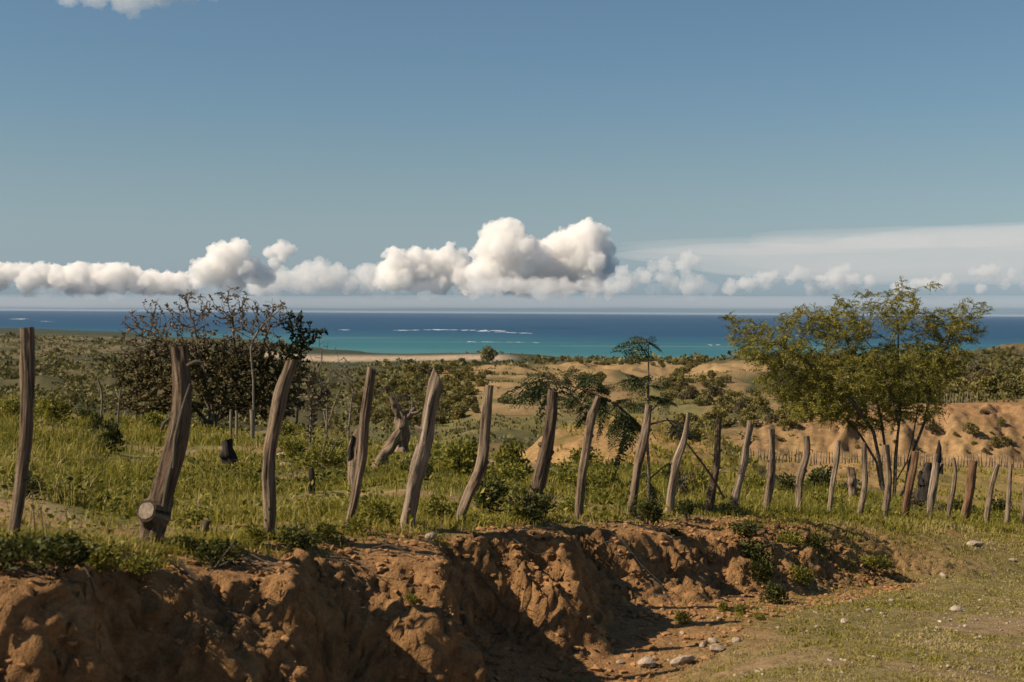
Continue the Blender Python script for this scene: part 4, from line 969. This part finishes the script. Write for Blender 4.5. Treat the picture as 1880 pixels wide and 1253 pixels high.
# each compound leaf: side stalks (pinnae) that carry small leaflets
S_ = unit(np.cross(Dd, unit(r.normal(size=Dd.shape) * .35 + np.array([0, -.6, 1.0])))); PP, DD, LL = [], [], []
for k in range(9):
    f = (k + .8) / 9.4; p_ = Pp + Dd * (Ll * f)[:, None] + np.array([0, 0, -1.0]) * (f ** 2 * .15 * Ll)[:, None]
    for sg in (-1, 1):
        PP.append(p_); DD.append(unit(S_ * sg + Dd * .55 + np.array([0, 0, -.15]))); LL.append(Ll * .40 * (1 - .6 * abs(f - .4)))
PP = np.concatenate(PP); DD = np.concatenate(DD); LL = np.concatenate(LL)
V, Q, tt = fronds(PP, DD, LL, np.clip(.42 + r.normal(size=len(PP)) * .22, 0, 1), r, 8, .24, .55)
leaf_obj('leaves', V, Q, tt, M_SAPLING, root)
Pr = np.concatenate([Pp, Pp + Dd * Ll[:, None]]); n_ = len(Pp); par_ = np.concatenate([-np.ones(n_, int), np.arange(n_)])
V, Q, W = branch_mesh(Pr, par_, np.full(2 * n_, .003), 4); obj('leaf_stalks', mesh_np('leaf_stalks', V, Q, attrs={'wood': W}), M_BARK, root)['kind'] = 'stuff'
st_ = at(1224, 768, 17.0); tag(tube_obj('leaning_pole', M_BARK, None, st_, pts=[np.zeros(3), np.array(at(1262, 815, 17.2) - st_), np.array(at(1302, 868, 17.4) - st_), np.array(at(1330, 915, 17.6) - st_)], rad=[.008, .011, .013, .014], sides=7, step=.08, seed=44), 'thin dark stick leaning down rightward from the sapling leaves', 'stick')

# ------------------------------------------------------------------ stumps and stubs
def stump(name, label, px, py, Y, paths, mat, cat='stump', seed=1, names=None, mats=None):
    b = at(px, py, Y); b.z = min(b.z, g1(b.x, Y)) if b.z > g1(b.x, Y) else b.z; m = Y / F
    o = empty(name, b); tag(o, label, cat)
    for q, pth in enumerate(paths):
        P3 = [np.array(at(a, c, Y - .05 * (q % 2))) - np.array(b) for a, c, w in pth]; P3[0] = P3[0] + np.array([0, 0, -.22]) if q == 0 else P3[0]
        tube_obj((names or ['trunk'] + ['prong'] * 9)[q], (mats or [mat] * 9)[q], o, pts=P3, rad=[w * .5 * m for a, c, w in pth], sides=14, step=.03, rough=.2, groove=.4, seed=seed + q, slant=(random.uniform(-.5, .5) if mat is not M_CHAR else .15, 0))
stump('forked_stump', 'forked brown tree stump with a jagged right prong behind the pointed post', 735, 800, 25, [[(738, 806, 30), (737, 780, 26), (735, 760, 22)], [(735, 768, 16), (726, 745, 14), (721, 728, 11)], [(738, 772, 18), (752, 762, 15), (762, 750, 9)], [(755, 760, 8), (768, 757, 6), (774, 752, 3)], [(757, 757, 6), (758, 744, 4), (757, 735, 2)]], M_POST, seed=101)
stump('leaning_log', 'pale weathered log leaning up against the forked stump', 690, 852, 23.5, [[(688, 858, 24), (705, 832, 22), (722, 808, 18), (733, 790, 10)]], M_POST, 'log', 105, ['shaft'])
stump('burnt_stump', 'burnt grey-white stump standing behind the slim crooked post', 651, 872, 19.5, [[(652, 880, 24), (650, 850, 24), (651, 822, 20), (656, 796, 12), (657, 788, 7)], [(645, 868, 12), (643, 830, 9), (648, 800, 5)]], M_POST, seed=108, mats=[M_POST, M_CHAR])
stump('charred_stump', 'short black charred stump in the left field', 418, 850, 23, [[(422, 860, 36), (421, 846, 27), (419, 830, 23), (417, 816, 20), (416, 808, 15)], [(428, 856, 14), (436, 858, 8)]], M_CHAR, seed=111)
stump('dark_stub', 'little dark stub in the field right of the twisted post', 573, 886, 18.5, [[(573, 888, 12), (572, 872, 11), (571, 860, 8)]], M_CHAR, 'stub', 114)
stump('broken_stub', 'broken brown stub in the grass right of the thickest post', 370, 985, 10.6, [[(366, 988, 16), (372, 972, 16), (379, 956, 14)]], M_BARK, 'stub', 116)
stump('sawn_stump', 'little pale sawn stump left of a fence post foot', 1391, 958, 19.9, [[(1391, 962, 22), (1389, 948, 20), (1388, 936, 15)]], M_PALE, seed=118)
stump('weathered_stub', 'short brown stub behind the thin first acacia post', 1565, 892, 33, [[(1566, 896, 16), (1563, 875, 14), (1561, 858, 12)]], M_POST, 'stub', 120)
stump('split_stump', 'black split stump behind the straight and splinter-topped posts', 1698, 895, 31, [[(1698, 900, 34), (1700, 880, 26), (1704, 850, 10)], [(1692, 890, 12), (1690, 865, 5)], [(1712, 890, 14), (1718, 872, 5)]], M_CHAR, seed=122)
for q, (a, b, c, d, w) in enumerate([(1112, 872, 1114, 846, 7), (1122, 872, 1124, 842, 9), (1132, 872, 1134, 850, 7), (1144, 872, 1143, 856, 6)]):
    stump('burnt_stub', ['first', 'second', 'third', 'rightmost'][q] + ' of four small burnt stubs left of the sapling post', a, b, 29, [[(a, b + 4, w), (c, (b + d) / 2, w * .8), (c, d, w * .4)]], M_CHAR, 'stub', 130 + q)
for q, (pth, w, lab) in enumerate([([(463, 770), (464, 758), (463, 752)], 9, 'short pale stake at the foot of the pale-trunk tree'), ([(184, 752), (188, 725), (181, 700)], 4, 'left one of two bare stems rising from the left field'), ([(214, 752), (220, 730), (222, 712)], 4, 'right one of two bare stems rising from the left field'), ([(424, 772), (424, 760), (424, 752)], 5, 'left short stake before the thicket'), ([(434, 772), (435, 760), (434, 754)], 5, 'right short stake before the thicket')]):
    b = at(*pth[0], 36); gz = g1(b.x, 36); o = tube_obj('stake', M_PALE, None, b, pts=[np.array(at(a, c, 36) - b) - (np.array([0, 0, max(.2, b.z - gz + .1)]) if i == 0 else 0) for i, (a, c) in enumerate(pth)], rad=[w * .5 * 36 / F] * 3, sides=7, step=.1, seed=q)
    tag(o, lab, 'stake')

# ------------------------------------------------------------------ stones
def rock_mesh(r, sub=ICO3):
    sub = ICO2; v = sub[0].copy(); n1 = fbm(v[:, 0] * 1.1 + r.uniform(0, 90), v[:, 1] * 1.1, v[:, 2] * 1.1, 3, 5)
    for _ in range(7):
        d = unit(r.normal(size=3)); h = r.uniform(.45, .8); k = v @ d; v = v - np.clip(k - h, 0, None)[:, None] * d * .85
    v = v * (1 + .22 * n1[:, None]) * np.array([1, r.uniform(.7, 1), r.uniform(.55, .75)])
    return mesh_np('stone', v, None, sub[1], False, {'tint': np.zeros(len(v))})
t = NT('limestone'); co = t.coord('Object'); n = t.noise(co, 2.2, 6, .65); n2 = t.noise(co, 9, 4, .7)
M_ROCK = t.bsdf(t.mix(1.0, t.ramp(n, [(.3, (.22, .155, .10)), (.5, (.36, .28, .20)), (.75, (.52, .44, .35))]), t.ramp(n2, [(.3, .75), (.7, 1.1)]), 'MULTIPLY'), .9, .15, t.bump(n2, .4, .08))
rr = np.random.default_rng(60); ROCK = [rock_mesh(rr) for _ in range(6)]
for me_ in ROCK: me_.materials.append(M_ROCK)
def stone(px, py, w, h, label, group=None, k=None):
    g = near_ground(px, py + h * .35)
    if g is None: return
    X, Yd, z = g; m = Yd / F; o = obj('stone', ROCK[k if k is not None else random.randrange(6)], None, None, (X, Yd, z + h * m * .28)); o.rotation_euler = (random.uniform(-.2, .2), random.uniform(-.2, .2), random.uniform(0, 6.28))
    o.scale = (w * m * .52, w * m * .52, h * m * .95); tag(o, label, 'stone', group)
for q, (px, py, w, h, lab) in enumerate([(1190, 1219, 42, 26, 'tan angular stone nearest the bank at the bottom of view'), (1258, 1212, 52, 26, 'large flat white stone at the bottom of view'), (1312, 1178, 25, 17, 'upper rounded white stone of the little group'), (1322, 1193, 32, 18, 'lower broad white stone of the little group'), (1295, 1188, 15, 12, 'small white stone left of the little group'), (1357, 1177, 19, 13, 'grey stone right of the little group'),
    (1760, 1118, 27, 17, 'lone smooth grey stone on the turf at the right'), (1795, 998, 34, 17, 'large white stone below the thick reddish post'), (792, 986, 22, 19, 'whitish stone on the lip right of the pointed post'), (1738, 1056, 18, 10, 'flat stone between the two right hand stones'), (1555, 1142, 18, 10, 'pale stone at the foot of the slope'), (1568, 1105, 14, 9, 'small pale stone on the slope right of the dark shrubs'), (1600, 1120, 12, 8, 'small stone at the right of the slope foot'), (1862, 1028, 14, 9, 'small white stone at the right edge'), (520, 836, 40, 14, 'pale flat stone in the field right of the twisted post'), (527, 853, 30, 14, 'whitish stone below the pale flat stone in the field'), (300, 872, 40, 8, 'long flat pale stone left of the thickest post'), (1173, 951, 10, 9, 'little pale stone at the foot of the sapling post'), (1118, 1070, 14, 10, 'clod of stone stuck in the bank face')]):
    stone(px, py, w, h, lab, None, q % 6)
for k in range(44):
    px = random.uniform(1080, 1880); py = random.uniform(1090, 1253); w = random.choice([6, 7, 8, 9, 10, 12, 15]) * random.uniform(.8, 1.1)
    if py < 1210 - (px - 1080) * .35: continue
    stone(px, py, w, w * .6, 'small pale stone scattered on the turf of the track', 'stones on the track')
def scatter_stones(name, n, gen, size, mat, label, cat, seed, sub):
    r = np.random.default_rng(seed); v, f = sub; X, Y = gen(r, n); n = len(X); Z = ground(X, Y); s_ = size(r, n)
    nz = 1 + .25 * r.normal(size=(n, len(v))); a = r.uniform(0, 6.28, n); sx = s_ * r.uniform(.7, 1.3, n); sy = s_ * r.uniform(.7, 1.3, n)
    L = v[None] * nz[..., None] * np.stack([sx, sy, s_ * .65], 1)[:, None]
    R_ = np.stack([L[..., 0] * np.cos(a)[:, None] - L[..., 1] * np.sin(a)[:, None], L[..., 0] * np.sin(a)[:, None] + L[..., 1] * np.cos(a)[:, None], L[..., 2]], -1)
    V = R_ + np.stack([X, Y, Z + s_ * .2], 1)[:, None]; Ft = (f[None] + (np.arange(n) * len(v))[:, None, None]).reshape(-1, 3)
    tag(obj(name, mesh_np(name, V.reshape(-1, 3), None, Ft, False, {'tint': np.repeat(r.random(n), len(v))}), mat), label, cat, kind='stuff')
def gen_track(r, n):
    px = r.uniform(950, 2200, n); Y = np.exp(r.uniform(math.log(7), math.log(30), n)); X = (px - 940) / F * Y; s, t_ = st(X, Y)
    k = (t_ > 2.0) & (r.random(n) < smooth(1.5, 6.5, t_) * .9 + .12) & (fbm(X * .8, Y * .8, 0, 3, 91) > -.15); return X[k], Y[k]
t = NT('gravel_stone'); M_GRAVEL = t.bsdf(t.ramp(t.attr('tint', 'Fac'), [(0, (.16, .11, .06)), (.5, (.27, .20, .13)), (1, (.45, .38, .295))]), .9, .15)
scatter_stones('gravel', 16000, gen_track, lambda r, n: .007 + .017 * r.random(n) ** 2.5, M_GRAVEL, 'small pale gravel strewn over the turf of the track', 'gravel', 61, ICO1)
def gen_bank(r, n):
    s = -5 + 16 * r.random(n) ** 1.15; t_ = r.uniform(.3, 2.4, n); X, Y = xy(s, t_); return X, Y
t = NT('clod_earth'); M_CLOD = t.bsdf(t.ramp(t.attr('tint', 'Fac'), [(0, (.20, .10, .04)), (1, (.34, .185, .08))]), .95, .1)
scatter_stones('soil_clods', 16000, gen_bank, lambda r, n: .006 + .032 * r.random(n) ** 4, M_CLOD, 'crumbs and clods of tan earth on the bank face', 'soil', 62, ICO1)

# ------------------------------------------------------------------ dry twigs and roots
def twig(label, strands, Y, rad, mat=None, name='dry_branch', cat='branch'):
    b = at(*strands[0][0], Y); o = empty(name, b); tag(o, label, cat)
    for q, sd in enumerate(strands):
        pts = [np.array(at(a, c, Y + random.uniform(-.04, .04)) - b) for a, c in sd]
        tube_obj('twig', mat or M_PALE, o, pts=pts, rad=np.linspace(rad, rad * .35, len(pts)), sides=5, step=.06, seed=q)
twig('dry pale branch splayed on the lip right of the thickest post', [[(392, 1046), (420, 1030), (450, 1022), (478, 1010)], [(392, 1046), (430, 1042), (465, 1030)], [(392, 1046), (405, 1028), (420, 1008), (432, 992)], [(392, 1046), (380, 1062), (374, 1075)], [(392, 1046), (386, 1030), (378, 1020)]], 9.0, .006)
twig('dry pale twigs standing in the shaded shrub at lower left', [[(68, 1060), (66, 1000), (62, 940), (58, 900)], [(75, 1050), (95, 1040), (130, 1035), (160, 1030)], [(60, 1040), (40, 1030), (15, 1045)], [(68, 1030), (80, 980), (75, 930)]], 7.9, .0055)
twig('dry roots dangling on the bank face right of middle', [[(1192, 1062), (1215, 1075), (1235, 1110), (1245, 1120)], [(1200, 1092), (1225, 1092), (1240, 1105)], [(1283, 1058), (1295, 1066), (1310, 1085)]], 11.9, .007, M_PALE, 'dry_root', 'root')
twig('pale dead stems in the field before the thicket', [[(590, 840), (600, 800), (615, 770)], [(600, 845), (615, 815), (640, 780)], [(575, 790), (565, 765), (560, 740)], [(585, 850), (600, 860), (615, 870)]], 24, .012)

for k in range(14):
    s0 = [-3.2, -2.4, -1.7, -1.0, -.4, .3, 1.1, 1.7, 2.4, 3.1, 3.8, 4.6, 5.4, 6.4][k] + random.uniform(-.15, .15); t0 = .35; o = None
    for q in range(3):
        pts = []; sq = s0 + random.uniform(-.12, .12); ln = random.uniform(.25, .7)
        for i in range(5):
            x_, y_ = xy(sq + random.uniform(-.05, .05) + .06 * i, t0 + random.uniform(.05, .25) * 0 + .25 + ln * i / 4); pts.append(np.array([x_, y_, g1(x_, y_) + random.uniform(.02, .09)]))
        if o is None: b0 = Vector(pts[0]); o = empty('dry_root', b0); tag(o, 'thin dry roots hanging down the %s of the earth bank face' % ('left part' if k < 5 else 'middle' if k < 10 else 'right part'), 'root', 'roots on the bank face')
        tube_obj('strand', M_PALE, o, pts=[p_ - np.array(b0) for p_ in pts], rad=np.linspace(.006, .002, 5), sides=5, step=.06, seed=q + k)

# ------------------------------------------------------------------ barbed wire
t = NT('rusty_wire'); M_WIRE = t.bsdf((.10, .07, .05), .7, .3)
pw = sorted(POST_XY, key=lambda p: p[1])
for q, (hh, lab) in enumerate([(1.02, 'upper rusty wire strand stapled along the roadside fence posts'), (.58, 'lower rusty wire strand stapled along the roadside fence posts')]):
    pts = []
    ext = [(pw[0][0] - 1.2, pw[0][1] - 1.9)] + pw + [(pw[-1][0] + 1.5, pw[-1][1] + 2.4)]
    for i, (x_, y_) in enumerate(ext):
        z_ = g1(x_, y_) + hh + random.uniform(-.05, .05)
        if i:
            a_ = pts[-1]; pts.append(np.array([(a_[0] + x_) / 2, (a_[1] + y_) / 2, (a_[2] + z_) / 2 - .03]))
        pts.append(np.array([x_, y_, z_]))
    P_ = np.array(pts); n_ = len(P_); V, Q, W = branch_mesh(P_, np.arange(-1, n_ - 1), np.full(n_, .0014), 4)
    tag(obj('fence_wire', mesh_np('fence_wire', V, Q, attrs={'wood': W}), M_WIRE), lab, 'wire', 'wires of the roadside fence')

# ------------------------------------------------------------------ far stick fence by the lower road
V, Q, T3, W = tube([(0, 0, -.2), (.02, 0, .5), (0, .01, 1.05)], [.05, .045, .035], 5, .3, .15, .1, 5); STK = mesh_np('stick', V, Q, T3, attrs={'wood': W}); STK.materials.append(M_PALE)
def stick_fence(label, pa, pb, Ya, Yb, n, h):
    o = empty('stick_fence', on_ground(pa, Ya)); tag(o, label, 'fence'); b = o.location
    for k in range(n):
        f = (k + random.uniform(-.25, .25)) / n; p = on_ground(pa + (pb - pa) * f, Ya + (Yb - Ya) * f)
        c = obj('post', STK, None, o, p - b); c.scale = (1, 1, h * random.uniform(.75, 1.15)); c.rotation_euler = (random.uniform(-.08, .08), random.uniform(-.1, .1), random.uniform(0, 6))
stick_fence('pale stick fence along the lower dirt road, across the right half', 1215, 1905, 112, 119.5, 120, 1.0)
stick_fence('short stick fence on the brink above the cut bank at right', 1735, 1800, 152, 152, 12, 1.3)

# ------------------------------------------------------------------ surf on the reef
t = NT('sea_foam'); M_FOAM = t.bsdf((.60, .63, .64), .8, .1)
def surf(x0, x1, row0, row1, th, n, label, seed):
    r = np.random.default_rng(seed); Vs, Qs = [], []; k = 0
    for _ in range(n):
        f = r.random(); px = x0 + (x1 - x0) * f; row = row0 + (row1 - row0) * f + r.normal() * .35
        Yd = 110 * F / max(row - at(px, 0, 1).z * 0 - (573 + (px - 940) * .00585), 3); w = r.uniform(2, 9) * Yd / F; d = th * .6 * r.uniform(.3, 1) * Yd * Yd / (110 * F)
        X = (px - 940) / F * Yd; a = np.linspace(0, 6.283, 9)[:-1]; z_ = -109.7
        ring = np.stack([X + np.cos(a) * w * (1 + .3 * r.normal(size=8)), Yd + np.sin(a) * d * .5 * (1 + .3 * r.normal(size=8)), np.full(8, z_ + r.uniform(0, .25))], 1)
        Vs.append(ring); Qs += [[k, k + 1, k + 2, k + 3], [k, k + 3, k + 4, k + 7], [k + 4, k + 5, k + 6, k + 7]]; k += 8
    tag(obj('breaking_wave', mesh_np('surf', np.concatenate(Vs), np.array(Qs), None, False), M_FOAM), label, 'surf')
surf(722, 800, 607, 606, .8, 20, 'white surf streaks at the left of the reef', 1); surf(795, 930, 605.5, 608, 1.2, 30, 'longest white surf line on the reef in mid sea', 2); surf(880, 975, 608, 613, .9, 22, 'white surf streaks at the right of the reef', 3)
surf(850, 990, 628, 629.5, 1.0, 16, 'pale surf over the inner sand bar', 4); surf(625, 640, 606, 606, 1.0, 5, 'tiny white cap right of the thicket', 5); surf(28, 48, 586, 586, 1.0, 6, 'white cap far out behind the leftmost post', 6); surf(60, 95, 590, 591, .7, 6, 'faint white caps right of the leftmost post', 7); surf(1298, 1318, 634, 634, 1, 5, 'white cap near the left tip of the acacia', 8)

# ------------------------------------------------------------------ haze over the land and sea
hv = np.array([[x_, y_, z_] for x_ in (-120000, 120000) for y_ in (-3000, 120000) for z_ in (-118, 4)], float)
haze = obj('haze', mesh_np('haze', hv, [[0, 1, 3, 2], [4, 6, 7, 5], [0, 4, 5, 1], [2, 3, 7, 6], [0, 2, 6, 4], [1, 5, 7, 3]], None, False))
t = NT('haze_air'); vv = t.n('VolumePrincipled'); vv.inputs['Density'].default_value = 0.4e-5; vv.inputs['Color'].default_value = (.72, .82, .95, 1); t.l(vv.outputs[0], t.out.inputs['Volume']); haze.data.materials.append(t.m)
tag(haze, 'thin pale haze in the air over sea and land', 'haze', kind='stuff')

# ------------------------------------------------------------------ clouds
def spheres_mesh(name, C, R, base=ICO2):
    v, f = base; n = len(C)
    V = (v[None] * R[:, None, None] + C[:, None]).reshape(-1, 3)
    Ft = (f[None] + (np.arange(n) * len(v))[:, None, None]).reshape(-1, 3)
    return mesh_np(name, V, None, Ft)
def cloud_mesh(name, blobs, D, seed, voxel, levels=2, flat=None):
    r = np.random.default_rng(seed); m = D / F
    C = []; R = []
    for (cx, cy, rad) in blobs:
        p = np.array(at(cx, cy, D)); p[1] += r.uniform(-.8, .8) * rad * m
        C.append(p); R.append(rad * m)
        l1 = []
        for _ in range(int(12)):
            d = r.normal(size=3); d /= np.linalg.norm(d); d[2] = abs(d[2]) * .9 - .1 if r.random() < .75 else d[2]
            rr = rad * m * r.uniform(.32, .55); pp = p + d * rad * m * r.uniform(.7, .98)
            C.append(pp); R.append(rr); l1.append((pp, rr))
        if levels > 1:
            for pp, rr in l1:
                for _ in range(11):
                    d = r.normal(size=3); d /= np.linalg.norm(d)
                    C.append(pp + d * rr * r.uniform(.75, 1.0)); R.append(rr * r.uniform(.22, .5))
    C = np.array(C); R = np.array(R)
    if flat is not None:
        zb = at(940, flat, D).z; k = C[:, 2] > zb - .2 * R; C = C[k]; R = R[k]
    me = spheres_mesh(name, C, R, ICO2)
    o = obj(name, me)
    md = o.modifiers.new('union', 'REMESH'); md.mode = 'VOXEL'; md.voxel_size = voxel; md.use_smooth_shade = True
    tx = bpy.data.textures.new(name, 'CLOUDS'); tx.noise_scale = voxel * 7; tx.noise_depth = 3
    dm = o.modifiers.new('billow', 'DISPLACE'); dm.texture = tx; dm.strength = voxel * 4.5; dm.texture_coords = 'GLOBAL'; dm.mid_level = .5
    tx2 = bpy.data.textures.new(name + '_fine', 'CLOUDS'); tx2.noise_scale = voxel * 4.5; tx2.noise_depth = 2
    tx3 = bpy.data.textures.new(name + '_finest', 'CLOUDS'); tx3.noise_scale = voxel * 2.2; tx3.noise_depth = 1
    dm3 = o.modifiers.new('finest_billow', 'DISPLACE'); dm3.texture = tx3; dm3.strength = voxel * 2.2; dm3.texture_coords = 'GLOBAL'; dm3.mid_level = .5
    dm2 = o.modifiers.new('fine_billow', 'DISPLACE'); dm2.texture = tx2; dm2.strength = voxel * 5; dm2.texture_coords = 'GLOBAL'; dm2.mid_level = .5
    return o
def cloud_material(name, density, col=(1, 1, 1)):
    t = NT(name); v = t.n('VolumePrincipled'); v.inputs['Density'].default_value = density
    v.inputs['Color'].default_value = (*col, 1); v.inputs['Anisotropy'].default_value = 0.0
    t.l(v.outputs[0], t.out.inputs['Volume']); return t.m
M_CLOUD = cloud_material('cloud_droplets', .0045, (1, .985, .965))
M_SOFT = cloud_material('thin_cloud_droplets', .0018, (1, .985, .965))
M_VEIL = cloud_material('veil_cloud_droplets', .00006, (1, .98, .96))
def fill(x0, x1, top, bottom, n, rmin, rmax, seed):
    """lumps under a ragged outline: top is a list of (px, row)"""
    r = np.random.default_rng(seed); out = []
    tx = [a for a, b in top]; ty = [b for a, b in top]
    for _ in range(n):
        x = r.uniform(x0, x1); rad = r.uniform(rmin, rmax)
        y0 = np.interp(x, tx, ty) + rad * 1.25; y = r.uniform(y0, max(bottom - rad * .5, y0 + .1))
        out.append((x, y, rad))
    return out
def cloud(blobs, D, seed, voxel, label, mat, levels=2, flat=None, group='clouds low over the sea', name='cumulus_cloud', density_tag=None):
    o = cloud_mesh(name, blobs, D, seed, voxel, levels, flat)
    o.data.materials.append(mat); tag(o, label, 'cloud', group); return o
G = 'clouds low over the sea'
cloud([(928, 450, 38), (922, 428, 27), (945, 420, 18), (960, 458, 30), (900, 470, 28), (905, 500, 36), (975, 480, 28), (950, 505, 36), (890, 440, 14)], 40000, 1, 34, 'tall white cumulus tower, left one of the pair above mid sea', M_CLOUD)
cloud([(1065, 470, 46), (1075, 436, 30), (1030, 455, 30), (1098, 455, 28), (1015, 500, 40), (1105, 490, 24), (1065, 510, 28), (1000, 462, 22), (1040, 435, 16), (1085, 515, 22)], 41000, 2, 34, 'tall white cumulus tower, right one of the pair above mid sea', M_CLOUD)
cloud(fill(690, 880, [(690, 480), (720, 456), (755, 434), (790, 452), (815, 440), (850, 462), (885, 480)], 535, 44, 12, 27, 3), 43000, 3, 36, 'broad lumpy cumulus bank just left of the tall twin towers', M_CLOUD)
cloud([(410, 488, 36), (440, 462, 21), (405, 466, 20), (455, 495, 26), (382, 500, 26), (480, 508, 22), (425, 512, 28), (365, 515, 18)], 42000, 4, 36, 'white cumulus heap above the bare-topped bush', M_CLOUD)
cloud([(512, 460, 16), (496, 466, 12), (531, 460, 11), (505, 484, 12), (520, 475, 11)], 42000, 5, 34, 'small detached puff right of the cumulus heap over the bush', M_CLOUD)
cloud(fill(-260, 345, [(-260, 472), (-100, 462), (0, 470), (35, 456), (70, 470), (150, 476), (230, 480), (300, 494), (345, 498)], 532, 120, 13, 25, 6), 44000, 6, 38, 'long low row of white cumulus at the far left', M_CLOUD)
cloud(fill(470, 710, [(470, 496), (550, 480), (580, 468), (600, 474), (640, 480), (710, 474)], 534, 60, 10, 20, 7), 46000, 7, 40, 'low grey-white cumulus between the bush and the twin towers', M_SOFT)
cloud(fill(860, 1150, [(860, 500), (1000, 505), (1150, 500)], 545, 36, 9, 18, 8), 39000, 8, 44, 'grey ragged cloud base under the tall twin towers', M_SOFT)
cloud(fill(1120, 1300, [(1120, 486), (1200, 474), (1255, 452), (1270, 456), (1300, 500)], 538, 34, 7, 14, 9), 46000, 9, 40, 'ragged grey cloud shreds right of the tall twin towers', M_SOFT)
cloud(fill(1330, 1610, [(1330, 512), (1400, 494), (1470, 482), (1500, 500), (1550, 480), (1610, 500)], 540, 40, 7, 14, 10), 46000, 10, 40, 'pale low cloud puffs behind the top of the acacia tree', M_SOFT)
cloud(fill(1640, 2100, [(1640, 515), (1740, 494), (1800, 476), (1840, 484), (1900, 500), (2100, 490)], 538, 44, 7, 13, 11), 46000, 11, 40, 'pale low cloud puffs at the far right above the hill', M_SOFT)
def veil(pts, D, label, seed, thick):
    m = D / F; C = []; R = []
    r = np.random.default_rng(seed); Vs = []; Fs = []; k = 0
    v, f = ICO3
    for (cx, cy, rx, ry) in pts:
        p = np.array(at(cx, cy, D)); p[1] += r.uniform(-1, 1) * 1500
        nz = 1 + .25 * fbm(v[:, 0] * 3 + cx, v[:, 1] * 3, v[:, 2] * 3, 3, seed)
        Vs.append(v * np.array([rx * m, thick, ry * m]) * nz[:, None] + p); Fs.append(f + k); k += len(v)
    o = obj('stratus_cloud', mesh_np('stratus', np.concatenate(Vs), None, np.concatenate(Fs)))
    md = o.modifiers.new('union', 'REMESH'); md.mode = 'VOXEL'; md.voxel_size = 110; md.use_smooth_shade = True
    o.data.materials.append(M_VEIL); tag(o, label, 'cloud', 'clouds low over the sea'); return o
veil([(1950, 465, 520, 42), (1560, 478, 330, 30), (2000, 440, 420, 26), (1330, 470, 190, 16), (1750, 500, 420, 24)], 56000, 'smooth grey veil of cloud across the right side of the sky', 12, 7000)
veil([(1420, 452, 300, 6), (1700, 436, 330, 9)], 60000, 'thin pale streak of cloud along the top of the grey veil', 13, 9000)
hz = veil([(x, 555, 420, 12) for x in range(-1400, 3400, 330)], 33000, 'faint grey haze bank lying along the whole sea horizon', 15, 5000)
hz.data.materials.clear(); hz.data.materials.append(cloud_material('haze_bank_droplets', .00004, (.97, .98, 1)))
cloud(fill(-400, 1320, [(-400, 500), (0, 496), (300, 506), (600, 500), (900, 505), (1150, 500), (1320, 510)], 545, 120, 9, 17, 16), 38000, 16, 46, 'long thin grey cloud layer under the white cumulus row', cloud_material('low_layer_droplets', .00045, (1, .99, .97)))
tl = cloud([(230, -6, 34), (180, -8, 28), (290, -12, 28), (345, -14, 20), (130, -2, 20), (390, -10, 12), (250, -40, 50)], 9000, 14, 9, 'soft white cloud cut off by the top left edge of sky', cloud_material('wisp_droplets', .0035, (1, .985, .965)), group='high clouds')
